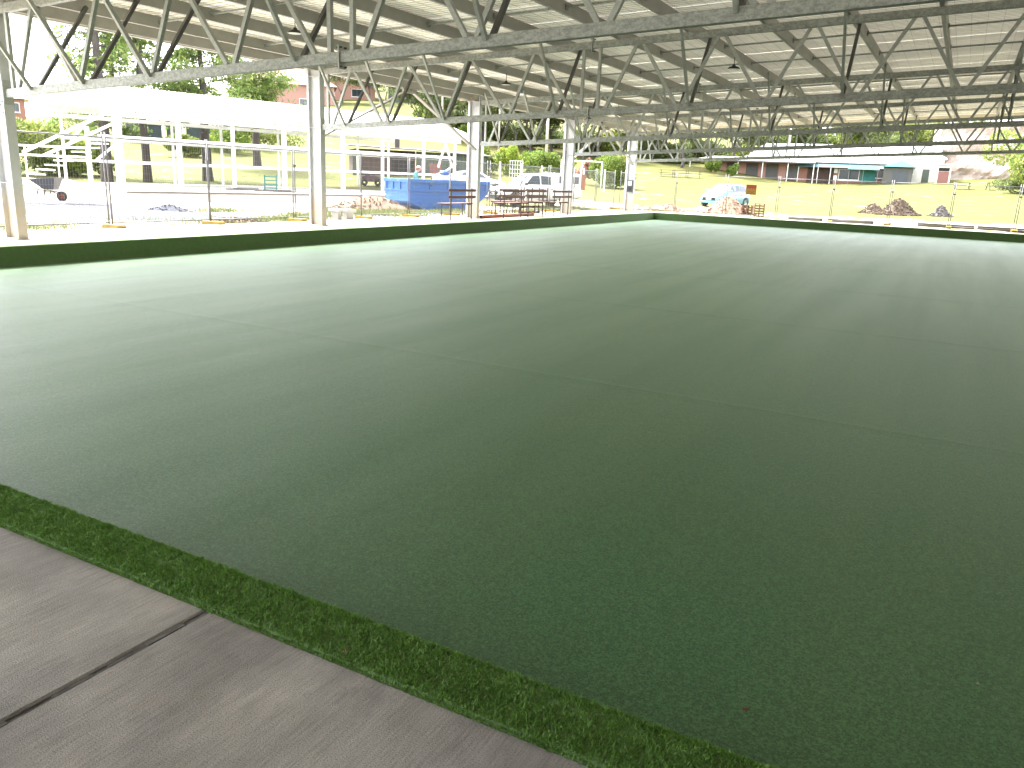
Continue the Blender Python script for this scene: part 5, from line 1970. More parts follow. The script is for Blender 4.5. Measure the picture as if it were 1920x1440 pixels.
def make_trees():
    # three tall pines behind the white shelter
    p1 = pine_meshes(11, 15.5, 0.34, 3.4, 3.7, 9500, 0.17)
    p2 = pine_meshes(12, 17.0, 0.27, 7.6, 2.6, 6000, 0.19)
    p3 = pine_meshes(13, 11.0, 0.36, 3.9, 5.4, 12000, 0.18)
    plant_tree('pine_tree', 'tall pine with layered branches above the left end of the white shelter', p1, -55.0, 56.0, 1.0, 0.4, group='pines behind the shelter')
    plant_tree('pine_tree', 'pine standing just right of the tallest pine, its trunk seen under the shelter', p1, -54.25, 60.5, 0.8, 2.4, group='pines behind the shelter')
    plant_tree('pine_tree', 'slender pine with a long bare trunk rising above the shelter roof', p2, -52.7, 57.5, 1.0, 0.0, group='pines behind the shelter')
    plant_tree('pine_tree', 'broad drooping pine spreading over the middle of the shelter roof', p3, -49.1, 60.0, 1.0, 1.0, group='pines behind the shelter')
    plant_tree('pine_tree', 'wide pine whose branches hang left of the second column', p3, -46.0, 72.0, 1.0, 2.2, group='pines behind the shelter')
    # shrubs at the far left
    for i, (b, d, rx, h, lf, lb) in enumerate(((-59.2, 62, 3.0, 3.6, 'shrub', 'bushy green shrub at the far left beyond the white handrail'), (-57.6, 64, 2.6, 3.0, 'hedge', 'dark green shrub left of the white stair'), (-56.4, 63, 2.2, 2.7, 'lime', 'yellow-green shrub behind the raking rails of the stair'),
                                              (-47.8, 88, 3.2, 3.2, 'hedge', 'dark green shrub seen under the shelter roof, left of a pine trunk'), (-45.2, 92, 3.6, 3.4, 'shrub', 'rounded green shrub seen under the shelter roof by the second column'), (-50.4, 84, 2.0, 2.2, 'shrub', 'small shrub beside the pale house'))):
        x, y, z = on(b, d)
        o = place('shrub', bush_mesh(40 + i, rx, rx * 0.8, h, 5200, 0.13), M[lf], loc=(x, y, z - 0.1))
        tag(o, lb, 'shrub', 'shrubs on the far lawns')
    # hedges beyond the ute
    for i, (b, d, rx, h, lf, lb) in enumerate(((-30.9, 78, 1.5, 2.7, 'hedge', 'leafy shrub just right of the third column'), (-29.1, 79, 1.25, 3.0, 'lime', 'bright yellow-green shrub beyond the white ute'), (-27.2, 79, 1.7, 2.7, 'hedge', 'clipped green shrub above the cab of the ute'), (-25.6, 79, 1.5, 2.6, 'hedge', 'clipped green shrub left of the fourth column'),
                                              (-22.4, 74, 1.6, 3.0, 'hedge', 'tall green shrub between the fourth and fifth columns, left part'), (-21.3, 74, 1.5, 3.2, 'shrub', 'tall green shrub left of the fifth column'))):
        x, y, z = on(b, d)
        o = place('shrub', bush_mesh(60 + i, rx, rx * 0.8, h, 4200, 0.11, 12), M[lf], loc=(x, y, z - 0.1))
        tag(o, lb, 'shrub', 'garden shrubs beyond the ute')
    x, y, z = on(-24.0, 76)
    tag(place('shrub', bush_mesh(70, 0.9, 0.9, 2.3, 2200, 0.10, 8), M['pinkleaf'], loc=(x, y, z - 0.1)), 'pink flowering shrub right of the fourth column', 'shrub', 'garden shrubs beyond the ute')
    for i, (b, d, lb) in enumerate(((-15.3, 112, 'small round shrub at the left end of the brick building, left one'), (-14.0, 112, 'small round shrub at the left end of the brick building, right one'))):
        x, y, z = on(b, d)
        tag(place('shrub', bush_mesh(72 + i, 1.0, 1.0, 1.7, 1500, 0.12, 6), M['hedge'], loc=(x, y, z)), lb, 'shrub', 'shrubs on the far lawns')
    # gum woods along the hill
    g = [gum_meshes(21, 10.5, 0.24, 6500, 0.30, 1.0, 1.0), gum_meshes(22, 12.5, 0.27, 7000, 0.32, 0.8, 1.0), gum_meshes(23, 9, 0.22, 6000, 0.28, 1.2, 1.0), gum_meshes(24, 14, 0.30, 7500, 0.33, 0.7, 1.05)]
    rs = random.Random(99)
    spots = []
    for b in np.arange(-41.5, 7.5, 1.35):
        far = 134 if -34 < b < -12 else (165 if b >= -12 else 175)
        if b < -34:
            far = 190
        spots.append((b + rs.uniform(-0.5, 0.5), far - 12 + rs.uniform(-12, 14)))
    for b in np.arange(-33.5, 7.5, 1.7):
        spots.append((b + rs.uniform(-0.6, 0.6), (150 if b < -12 else 190) + rs.uniform(-8, 12)))
    for b in np.arange(-42.5, 7.5, 2.1):
        spots.append((b + rs.uniform(-0.7, 0.7), (182 if -34 < b < -12 else 228) + rs.uniform(-12, 14)))
    adj = ['slender', 'broad', 'low spreading', 'tall']
    made = []
    spots.sort()
    zones = [(-38, 'on the hill above the white shelter'), (-33, 'on the hill behind the tin shed'), (-29, 'on the hill right of the third column'), (-25.5, 'on the hill above the ute'), (-22, 'on the hill right of the fourth column'),
             (-19, 'on the hill behind the fifth column'), (-15, 'on the hill left of the brick hall'), (-11, 'above the left end of the brick hall'), (-7, 'above the middle of the brick hall'), (-3.5, 'above the teal canopy'), (0.5, 'above the white store'), (99, 'above the rock face')]
    for i, (b, d) in enumerate(spots):
        k = rs.randrange(4)
        row = 'front' if d < (137 if b < -12 else 175) else ('middle' if d < (165 if b < -12 else 210) else 'back')
        lf = rs.choice(['gum', 'gum', 'shrub', 'hedge', 'gum'])
        tone = {'gum': 'grey-green', 'shrub': 'light green', 'hedge': 'deep green'}[lf]
        zone = next(z_ for lim, z_ in zones if b < lim)
        t_ = plant_tree('gum_tree', '%s %s eucalypt, %s row, %s' % (adj[k], tone, row, zone), g[k], b, d, rs.uniform(0.62, 0.95), rs.uniform(0, 6), lf, 'gumbark', 'eucalypts on the wooded hill')
        made.append(t_)
    same = {}
    for t_ in made:
        same.setdefault(t_['label'], []).append(t_)
    for lb, ts in same.items():
        if len(ts) > 1:
            order = {2: ['left one', 'right one'], 3: ['left one', 'middle one', 'right one'], 4: ['leftmost', 'second from left', 'third from left', 'rightmost']}.get(len(ts))
            if order:
                for t_, w_ in zip(ts, order):
                    t_['label'] = lb + ', ' + w_
    # understorey along the foot of the woods
    bm_ = [bush_mesh(90 + q, 3.2, 2.6, 3.6, 2600, 0.24, 10) for q in range(3)]
    us = ['behind the tin shed', 'at the three dark trunks', 'just left of the third column', 'just right of the third column', 'above the leafy shrub', 'above the bright shrub', 'left of the stout power pole', 'right of the stout power pole', 'just left of the fourth column',
          'behind the fourth column', 'right of the fourth column', 'above the pink flowering shrub', 'left of the fifth column', 'behind the fifth column', 'just right of the fifth column', 'above the picnic tables', 'left of the brick hall', 'at the left end of the hall roof', 'above the hall verandah']
    for q, w_ in enumerate(us):
        b_ = -35.0 + q * 1.25 + rs.uniform(-0.2, 0.2)
        x, y, z = on(b_, 128 + rs.uniform(-5, 8))
        lf = rs.choice(['gum', 'shrub', 'gum', 'hedge'])
        o = place('shrub', bm_[q % 3], None, loc=(x, y, z - 0.2), rot=(0, 0, rs.uniform(0, 6)), scl=(rs.uniform(0.8, 1.25),) * 3)
        if len(bm_[q % 3].materials) == 0:
            bm_[q % 3].materials.append(M['gum'])
        o.material_slots[0].link = 'OBJECT'
        o.material_slots[0].material = M[lf]
        tag(o, 'scrubby bush at the foot of the woods, ' + w_, 'shrub', 'scrub at the foot of the woods')
    # nearer scattered trunks on the hill slope and a tree at the right edge
    plant_tree('gum_tree', 'single eucalypt on the grass slope above the bright shrub', g[2], -28.7, 118, 0.95, 1.0, 'gum', 'gumbark', 'eucalypts on the grass slope')
    plant_tree('gum_tree', 'eucalypt on the grass slope right of the third column', g[0], -31.0, 122, 0.9, 2.0, 'gum', 'gumbark', 'eucalypts on the grass slope')
    plant_tree('gum_tree', 'eucalypt behind the tin shed, left of three dark trunks', g[0], -35.2, 118, 0.9, 3.0, 'gum', 'gumbark', 'eucalypts on the grass slope')
    plant_tree('gum_tree', 'eucalypt behind the tin shed, middle of three dark trunks', g[1], -34.2, 120, 0.8, 0.5, 'gum', 'gumbark', 'eucalypts on the grass slope')
    plant_tree('gum_tree', 'eucalypt behind the tin shed, right of three dark trunks', g[2], -33.6, 121, 0.95, 4.5, 'gum', 'gumbark', 'eucalypts on the grass slope')
    x, y, z = on(3.25, 96)
    t = thing('bushy_tree', 'bushy green tree with trailing grey undergrowth at the right edge below the trusses', 'tree', (x, y, z))
    tr = MB()
    tips = []
    rr = random.Random(5)
    limb_tree(tr, (0, 0, -0.2), (0.05, 0, 1), 2.2, 0.2, 3, rr, tips, 0.3, 3)
    tr.build('trunk', M['gumbark'], t, True, fix=False)
    place('crown', bush_mesh(80, 4.2, 4.0, 6.2, 9000, 0.20, 14), M['shrub'], t)
    place('undergrowth', bush_mesh(81, 3.2, 3.0, 1.8, 2600, 0.16, 8), M['gum'], t)


make_trees()


def make_weeds():
    rs = np.random.RandomState(17)
    P, S = [], []
    def patch(n, x0, x1, y0, y1, size, cl):
        cx = rs.uniform(x0, x1, cl)
        cy = rs.uniform(y0, y1, cl)
        k = rs.randint(0, cl, n)
        x = cx[k] + rs.normal(0, 0.35, n)
        y = cy[k] + rs.normal(0, 0.55, n)
        z = np.array([gh(a, b) for a, b in zip(x, y)])
        P.append(np.stack([x, y, z], 1))
        S.append(rs.uniform(0.4, 1.2, n) * size)
    patch(5200, -20.5, -18.0, 10, 20, 0.09, 26)
    patch(4200, -21.5, -18.3, 19, 30, 0.14, 16)
    patch(4200, -20.5, -17.9, 27, 46, 0.12, 26)
    patch(2600, -24.0, -19.5, 20, 32, 0.16, 10)
    patch(1800, -18, -8, 45.6, 47.5, 0.10, 12)
    P, S = np.concatenate(P), np.concatenate(S)
    m_ = (P[:, 0] < PX0 - 0.1) | (P[:, 1] > PY1 + 0.1)
    P, S = P[m_], S[m_]
    n = len(P)
    d = rs.normal(0, 0.5, (n, 3))
    d[:, 2] = 1
    d /= np.linalg.norm(d, axis=1)[:, None]
    a = np.cross(d, rs.normal(0, 1, (n, 3)))
    a /= np.linalg.norm(a, axis=1)[:, None]
    S = S[:, None]
    V = np.stack([P - a * S * 0.08, P + a * S * 0.08, P + d * S * 0.7 + a * S * 0.10, P + d * S * 1.3], 1).reshape(-1, 3)
    o = place('weeds', np_mesh('weeds', V, np.arange(n * 4).reshape(-1, 4)), M['weed'])
    tag(o, 'tufts of weeds and grass along the fence', 'weeds', kind='stuff')


make_weeds()


# ------------------------------------------------------------------ buildings
def facing(b):
    """rotation that turns local -Y towards the viewer for something at bearing b"""
    return -R(b)


def windows(t, specs, y, frame='white', glass='glass', d=0.06):
    for (x0, x1, z0, z1) in specs:
        f = 0.07
        w = MB()
        w.box(x0, x1, y - d, y - 0.002, z0, z0 + f).box(x0, x1, y - d, y - 0.002, z1 - f, z1).box(x0, x0 + f, y - d, y - 0.002, z0 + f, z1 - f).box(x1 - f, x1, y - d, y - 0.002, z0 + f, z1 - f)
        o = w.build('window', M[frame], t)
        n = max(1, int((x1 - x0) / 0.9))
        for k in range(n):
            a = x0 + f + (x1 - x0 - 2 * f) * k / n + 0.015
            b = x0 + f + (x1 - x0 - 2 * f) * (k + 1) / n - 0.015
            MB().box(a, b, y - 0.03, y - 0.01, z0 + f, z1 - f).build('pane', M[glass], o)
        MB().box(x0 - 0.06, x1 + 0.06, y - d - 0.06, y - d - 0.002, z0 - 0.06, z0).build('sill', M[frame], o)


def make_brick_hall():
    b, d = -8.6, 120
    x, y, z = on(b, d)
    t = thing('brick_hall', 'long single-storey red brick hall with white roof and blue awning beyond the lawn', 'building', (x, y, z), facing(b) - R(3))
    X0, X1 = -13.4, 14.3
    MB().box(X0, X1, 0, 9, -0.8, 2.75).build('wall', M['brick'], t)
    # white roof with verandah skillion
    for nm, (ya, za, yb, zb_) in (('roof', (-0.3, 2.85, 4.6, 5.3)), ('roof', (9.4, 2.85, 4.6, 5.3))):
        MB().add([(X0 + 3.0, ya, za), (X1 + 0.5, ya, za), (X1 + 0.5, yb, zb_), (X0 + 5.6, yb, zb_)] + [(X0 + 3.0, ya, za - 0.12), (X1 + 0.5, ya, za - 0.12), (X1 + 0.5, yb, zb_ - 0.12), (X0 + 5.6, yb, zb_ - 0.12)],
                 [(0, 1, 2, 3), (7, 6, 5, 4), (0, 4, 5, 1), (1, 5, 6, 2), (2, 6, 7, 3), (3, 7, 4, 0)]).build(nm, M['whiteroof'], t)
    MB().add([(X0 - 3.8, -2.6, 2.55), (X0 + 13.0, -2.6, 2.55), (X0 + 13.0, 1.2, 3.2), (X0 - 1.0, 1.2, 3.2), (X0 - 3.8, -2.6, 2.47), (X0 + 13.0, -2.6, 2.47), (X0 + 13.0, 1.2, 3.1), (X0 - 1.0, 1.2, 3.1)],
             [(0, 1, 2, 3), (7, 6, 5, 4), (0, 4, 5, 1), (1, 5, 6, 2), (2, 6, 7, 3), (3, 7, 4, 0)]).build('verandah_roof', M['whiteroof'], t)
    MB().box(X0 - 3.8, X0 + 13.0, -2.66, -2.601, 2.42, 2.6).build('gutter', M['wallgrey'], t)
    for k in range(6):
        xx = X0 - 3.6 + k * 3.3
        MB().box(xx - 0.05, xx + 0.05, -2.5, -2.4, -0.8, 2.47).build('verandah_post', M['white'], t)
    # salmon piers between grey screens under the verandah
    for k in range(4):
        xx = X0 + 0.1 + k * 2.7
        MB().box(xx, xx + 1.0, -0.05, -0.001, -0.7, 2.4).build('brick_pier', M['brickpale'], t)
        MB().box(xx + 1.05, xx + 2.6, -0.06, -0.002, 0.2, 2.3).build('screen', M['wallgrey'], t)
    # blue awning and windows to the right of it
    MB().add([(X0 + 10.6, -1.4, 2.10), (X1 - 3.8, -1.4, 2.10), (X1 - 3.8, 0.0, 2.62), (X0 + 10.6, 0.0, 2.62), (X0 + 10.6, -1.4, 2.05), (X1 - 3.8, -1.4, 2.05), (X1 - 3.8, 0.0, 2.57), (X0 + 10.6, 0.0, 2.57)],
             [(0, 1, 2, 3), (7, 6, 5, 4), (0, 4, 5, 1), (1, 5, 6, 2), (2, 6, 7, 3), (3, 7, 4, 0)]).build('awning', M['cyan'], t)
    windows(t, [(X0 + 16.0, X0 + 18.6, 0.55, 1.95), (X0 + 20.3, X0 + 22.0, 0.9, 1.9), (X0 + 22.6, X0 + 24.3, 0.9, 1.9)], 0.0)
    MB().box(X0 + 12.0, X0 + 15.4, -0.07, -0.002, -0.6, 2.0).build('dark_doors', M['shedbrown'], t)
    for xx in (X0 + 10.9, X0 + 13.4, X0 + 15.0):
        MB().box(xx - 0.04, xx + 0.04, -1.38, -1.30, -0.7, 2.05).build('awning_post', M['white'], t)
    for (xx, zz) in ((X0 + 15.6, 1.4), (X0 + 15.6, 0.5), (X0 + 19.2, 0.3)):
        MB().box(xx - 0.25, xx + 0.25, -0.05, -0.003, zz, zz + 0.6).build('notice_board', M['paper'], t)
    # yellow arm-shaped machine leaning at the wall
    return t


make_brick_hall()


def make_teal_store():
    b, d = -4.35, 116
    x, y, z = on(b, d)
    t = thing('grey_store', 'small grey store with roller door and peaked teal canopy right of the brick hall', 'building', (x, y, z), facing(b))
    MB().box(-0.8, 2.6, 0, 3, -0.5, 2.1).build('wall', M['wallgrey'], t)
    dr = MB().box(0.35, 2.1, -0.05, -0.002, -0.4, 1.75).build('roller_door', M['rollerdoor'], t)
    for k in range(9):
        MB().box(0.38, 2.07, -0.058, -0.051, -0.30 + k * 0.22, -0.28 + k * 0.22).build('door_slat', M['wallgrey'], dr)
    ap = (1.1, 1.5, 3.1)
    cs = [(-0.9, -0.6, 2.2), (2.9, -0.6, 2.2), (2.9, 3.2, 2.2), (-0.9, 3.2, 2.2)]
    MB().add(cs + [ap], [(0, 1, 4), (1, 2, 4), (2, 3, 4), (3, 0, 4), (3, 2, 1, 0)]).build('peaked_canopy', M['teal'], t)
    t2 = thing('shade_tent', 'teal shade cloth tent with grey frame beside the roller door', 'tent', (*on(-6.0, 115)[:2], on(-6.0, 115)[2]), facing(-6))
    for xx in (-1.5, 0.2, 1.9):
        for yy in (0, 2.2):
            MB().tube((xx, yy, -0.4), (xx, yy, 1.95), 0.03, n=6).build('pole', M['fence'], t2)
    MB().add([(-1.7, -0.2, 1.95), (2.1, -0.2, 1.95), (1.7, 1.1, 2.45), (-1.3, 1.1, 2.45), (2.1, 2.4, 1.95), (-1.7, 2.4, 1.95)], [(0, 1, 2, 3), (3, 2, 4, 5), (0, 3, 5), (1, 4, 2)]).build('canopy', M['teal'], t2)
    MB().box(-0.1, 1.7, 2.15, 2.17, 0.4, 1.9).build('shade_cloth', M['teal'], t2)


make_teal_store()


def make_white_store():
    b, d = -1.9, 119
    x, y, z = on(b, d)
    t = thing('white_store', 'low white rendered store with a dark door and small window below the rock face', 'building', (x, y, z), facing(b))
    MB().box(-3.6, 1.0, 0, 4, -0.6, 2.9).build('wall', M['cream'], t)
    MB().prism([(-3.9, 2.901), (1.3, 2.901), (1.3, 3.0), (-1.8, 4.6), (-3.9, 3.0)], -0.3, 4.3, 'y').build('gable_roof', M['whiteroof'], t)
    windows(t, [(-3.0, -2.3, 0.9, 1.7)], 0.0)
    MB().box(-1.3, -0.5, -0.05, -0.002, -0.5, 1.6).build('door', M['shedgreen'], t)
    t2 = thing('pink_shed', 'small shed with pink door and dark vent left of the rock face', 'shed', (*on(-1.35, 117)[:2], on(-1.35, 117)[2]), facing(-1.3))
    MB().box(-0.8, 0.8, 0, 1.5, -0.5, 2.2).build('wall', M['cream'], t2)
    MB().box(-0.6, 0.6, -0.05, -0.002, -0.4, 1.4).build('door', M['pinkdoor'], t2)
    MB().box(-0.6, 0.6, -0.05, -0.002, 1.45, 1.85).build('vent', M['dark'], t2)
    MB().box(-1.0, 1.0, -0.3, 1.7, 2.201, 2.3).build('roof', M['whiteroof'], t2)


make_white_store()


def make_cliff():
    x, y, z = on(0.6, 124)
    t = thing('rock_cliff', 'pale quarried rock face rising behind the lawn at the right', 'cliff', (x, y, z), facing(0.6))
    rs = random.Random(8)
    nx, nz = 46, 18
    V, F = [], []
    for k in range(nz + 1):
        for i in range(nx + 1):
            u, w = i / nx, k / nz
            xx = -6.2 + 19 * u
            top = 7.6 - 0.7 * math.sin(u * 5) - (1.2 if u < 0.05 else 0)
            zz = -0.8 + (top + 0.8) * w
            yy = 1.6 * w + 0.35 * math.sin(xx * 0.9 + w * 2) + 0.25 * math.sin(xx * 2.3 + w * 5) + 0.28 * math.sin(w * 17 + math.sin(xx)) + rs.uniform(-0.14, 0.14)
            V.append((xx, yy, zz))
    for k in range(nz):
        for i in range(nx):
            a = k * (nx + 1) + i
            F.append((a, a + 1, a + nx + 2, a + nx + 1))
    n0 = len(V)
    for i in range(nx + 1):
        q = V[nz * (nx + 1) + i]
        V.append((q[0], q[1] + 16, q[2] + 0.6))
    for i in range(nx):
        a = nz * (nx + 1) + i
        F.append((a, a + 1, n0 + i + 1, n0 + i))
    for k in range(nz):            # close the left flank
        a = k * (nx + 1)
        V.append((V[a][0] + 1.5, V[a][1] + 14, V[a][2]))
    V.append((V[nz * (nx + 1)][0] + 1.5, V[nz * (nx + 1)][1] + 14, V[nz * (nx + 1)][2]))
    m0 = len(V) - nz - 1
    for k in range(nz):
        F.append((k * (nx + 1), (k + 1) * (nx + 1), m0 + k + 1, m0 + k))
    MB().add(V, F).build('rock_face', M['rock'], t)
    # white house on top
    x, y, z = on(1.3, 150)
    h = thing('hilltop_house', 'white house with pale roof on top of the rock face', 'house', (x, y, z + 4.2), facing(1.3))
    MB().box(-4, 6, 0, 6, -2, 2.6).build('wall', M['white'], h)
    MB().prism([(-0.8, 2.601), (6.8, 2.601), (3, 4.2)], -4.6, 6.6, 'x').build('roof', M['whiteroof'], h)
    windows(h, [(-1.5, 1.5, 0.6, 1.9), (3, 4.5, 0.6, 1.9)], 0.0)


make_cliff()


def make_tin_shed():
    b, d = -36.3, 70
    x, y, z = on(b, d)
    t = thing('tin_shed', 'old shed of brown boards and faded green tin behind the blue bin', 'shed', (x, y, z), facing(b) + R(10))
    # front (open, boarded) faces left of the viewer; long green side recedes to the right
    MB().box(-4.1, 0.9, 0.05, 4.5, -0.4, 2.0).build('back_wall', M['shedbrown'], t)
    n = 15
    for i in range(n):
        xx = -4.0 + i * (4.8 / n)
        top = 1.95 - 0.05 * (i % 3)
        if i < 9:
            MB().box(xx, xx + 0.30, -0.02, 0.049, -0.3, top).build('board', M['shedbrown'], t)
    gr = MB()
    dw = MB().box(-1.05, 0.75, -0.01, 0.048, -0.3, 1.9).build('doorway', M['dark'], t)
    for i in range(4):
        MB().box(-0.95 + i * 0.42, -0.90 + i * 0.42, -0.03, -0.011, -0.3, 1.9).build('bar', M['shedbrown'], dw)
    MB().box(-1.05, 0.75, -0.034, -0.031, 1.25, 1.33).build('lintel', M['shedroof'], t)
    # green corrugated side
    pts = []
    k = 40
    for i in range(k + 1):
        pts.append((0.95 + i * 0.17, (0.05 if i % 2 else 0.0)))
    V = [(px_, py_ + (px_ - 0.95) * 0.35, zz) for zz in (-0.4, 2.0) for px_, py_ in pts]
    MB().add(V, [(i, i + 1, k + 2 + i, k + 1 + i) for i in range(k)]).build('side_sheet', M['shedgreen'], t)
    MB().box(-4.3, -3.6, -0.05, -0.021, -0.3, 1.9).build('end_panel', M['shedgreen'], t)
    MB().add([(-4.7, -0.6, 2.25), (1.3, -0.6, 2.15), (8.1, 2.1, 1.98), (8.1, 6.5, 2.3), (-4.7, 5.2, 2.5), (-4.7, -0.6, 2.15), (1.3, -0.6, 2.05), (8.1, 2.1, 1.9), (8.1, 6.5, 2.2), (-4.7, 5.2, 2.4)],
             [(0, 1, 2, 3, 4), (9, 8, 7, 6, 5), (0, 5, 6, 1), (1, 6, 7, 2), (2, 7, 8, 3), (3, 8, 9, 4), (4, 9, 5, 0)]).build('roof', M['shedroof'], t)
    MB().box(-0.75, -0.35, 0.5, 0.9, 2.2, 2.95).build('flue', M['blacksteel'], t)
    # red boards leaning, red machine
    x, y, z = on(-34.0, 64.5)
    o = thing('leaning_boards', 'faded red boards leaning against the green side of the shed', 'boards', (x, y, z), facing(-34))
    for i in range(4):
        MB().bar((-0.42 + i * 0.24, 0, 0), (-0.62 + i * 0.24, 0.5, 1.45), 0.20, 0.03, (0, 1, 0)).build('board', M['slatered'], o)
    x, y, z = on(-32.6, 62)
    o = thing('red_mower', 'red ride-on machine with black wheels right of the shed', 'mower', (x, y, z), facing(-32.6))
    MB().prism([(-0.9, 0.35), (0.9, 0.35), (0.95, 0.75), (0.4, 1.05), (-0.5, 0.95), (-0.95, 0.7)], -0.4, 0.4, 'y').build('hood', M['red'], o, bevel=0.04)
    for xx in (-0.55, 0.6):
        for yy in (-0.5, 0.5):
            MB().lathe([(0.1, -0.09), (0.28, -0.09), (0.31, 0), (0.28, 0.09), (0.1, 0.09)], (xx, yy, 0.3), 16, 'y').build('wheel', M['black'], o, True)
    MB().box(-0.5, -0.1, -0.25, 0.25, 0.96, 1.05).box(-0.55, -0.48, -0.25, 0.25, 1.05, 1.45).build('seat', M['black'], o, bevel=0.03)
    x, y, z = on(-38.6, 60)
    o = thing('dark_mower', 'dark ride-on mower parked on the lawn left of the shed', 'mower', (x, y, z), facing(-38.6))
    MB().prism([(-0.7, 0.3), (0.7, 0.3), (0.75, 0.6), (0.2, 0.75), (-0.6, 0.7)], -0.35, 0.35, 'y').build('hood', mat('plum_paint', (0.10, 0.05, 0.07), None, 3, 0.5, 0, 0), o, bevel=0.03)
    for xx in (-0.45, 0.5):
        for yy in (-0.42, 0.42):
            MB().lathe([(0.08, -0.08), (0.22, -0.08), (0.25, 0), (0.22, 0.08), (0.08, 0.08)], (xx, yy, 0.25), 14, 'y').build('wheel', M['black'], o, True)
    MB().box(-0.4, -0.05, -0.22, 0.22, 0.71, 0.8).box(-0.45, -0.4, -0.22, 0.22, 0.8, 1.15).build('seat', M['black'], o, bevel=0.03)
    MB().tube((0.25, 0, 0.7), (0.05, 0, 1.05), 0.02, n=6).build('steering_column', M['black'], o)
    MB().tube((-0.55, 0.3, 0.6), (-0.6, 0.3, 1.55), 0.02, n=6).build('roll_bar', M['black'], o)


make_tin_shed()


def house(name, label, b, d, w, dp, h, wall, roof, rise, wins, dz=0.0, rot=0.0, stilts=0.0):
    x, y, z = on(b, d, dz)
    t = thing(name, label, 'house', (x, y, z), facing(b) + rot)
    MB().box(-w / 2, w / 2, 0, dp, stilts - (1.0 if not stilts else 0), stilts + h).build('wall', M[wall], t)
    e = 0.6
    z1 = stilts + h + 0.001
    V = [(-w / 2 - e, -e, z1), (w / 2 + e, -e, z1), (w / 2 + e, dp + e, z1), (-w / 2 - e, dp + e, z1), (-w / 2 + dp * 0.45, dp / 2, z1 + rise), (w / 2 - dp * 0.45, dp / 2, z1 + rise)]
    MB().add(V, [(0, 1, 5, 4), (1, 2, 5), (2, 3, 4, 5), (3, 0, 4), (3, 2, 1, 0)]).build('roof', M[roof], t)
    windows(t, [(a, b_, stilts + c, stilts + d_) for a, b_, c, d_ in wins], 0.0)
    if stilts:
        for k in range(6):
            xx = -w / 2 + 0.2 + k * (w - 0.4) / 5
            MB().box(xx - 0.1, xx + 0.1, 0.05, 0.25, -0.6, stilts).build('stump', M[wall], t)
        for k in range(5):
            xx = -w / 2 + 0.4 + k * (w - 0.4) / 5
            MB().box(xx + 0.1, xx + w / 5 - 0.5, 0.3, 0.32, 0.2, stilts - 0.2).build('under_window', M['glass'], t)
    return t


house('raised_house', 'raised white weatherboard house seen under the shelter roof', -51.0, 104, 11, 8, 2.7, 'white', 'whiteroof', 1.6, [(-3.6, -2.0, 0.8, 1.9), (-0.9, 1.2, 0.7, 2.0), (2.4, 4.4, 0.7, 1.9)], 0.0, 0.0, 1.9)
house('red_roof_house', 'brick house with a red tiled roof on the hill left of the second column', -43.9, 165, 17, 12, 5.0, 'brickpale', 'redroof', 4.2, [(-6, -3.5, 1.0, 2.6), (2, 4, 1.0, 2.6)], -1.0)
house('red_roof_house', 'brick house with a red hipped roof on the hill right of the second column', -40.3, 185, 13, 11, 4.6, 'brickpale', 'redroof', 3.4, [(-4.5, -2.0, 1.2, 2.8), (1.5, 3.8, 1.2, 2.8)], -0.5)
house('blue_house', 'dark blue house with white gable among trees on the hill', -36.0, 180, 9, 8, 4.2, 'meter', 'wallgrey', 2.6, [(-2.5, -0.5, 1.2, 2.6)], -0.5)
house('red_brick_house', 'red brick house at the far left behind shrubs', -60.4, 125, 6, 7, 3.6, 'brick', 'whiteroof', 1.2, [(-1.5, -0.3, 1.9, 3.1), (1.2, 2.4, 1.9, 3.1)], 0.0)


def pole(b, d, h, r, lb, arm=False, white=True):
    x, y, z = on(b, d)
    t = thing('power_pole' if arm else 'lamp_pole', lb, 'pole', (x, y, z))
    MB().tube((0, 0, -0.3), (0, 0, h), r, r * 0.75, 10).build('shaft', M['pole'] if white else M['gumbark'], t, True)
    if arm:
        MB().box(-1.1, 1.1, -0.06, 0.06, h - 0.7, h - 0.55).build('cross_arm', M['sleeper'], t)
        for k in (-0.9, -0.3, 0.3, 0.9):
            MB().lathe([(0.0, 0.2), (0.05, 0.16), (0.06, 0.05), (0.03, 0.0)], (k, 0, h - 0.549), 8).build('insulator', M['white'], t)


pole(-26.6, 105, 11, 0.20, 'stout pale power pole left of the fourth column', True)
pole(-29.9, 110, 9, 0.12, 'thin pale pole on the slope right of the third column')
pole(-33.8, 112, 13, 0.16, 'pale pole left of the third column above the shelter', True)
pole(-23.1, 118, 10, 0.13, 'thin pale pole between the fourth and fifth columns')
pole(-10.6, 135, 12, 0.18, 'pale power pole rising behind the brick hall', True)
pole(-31.0, 62, 3.4, 0.10, 'short white post beside the leafy shrub')


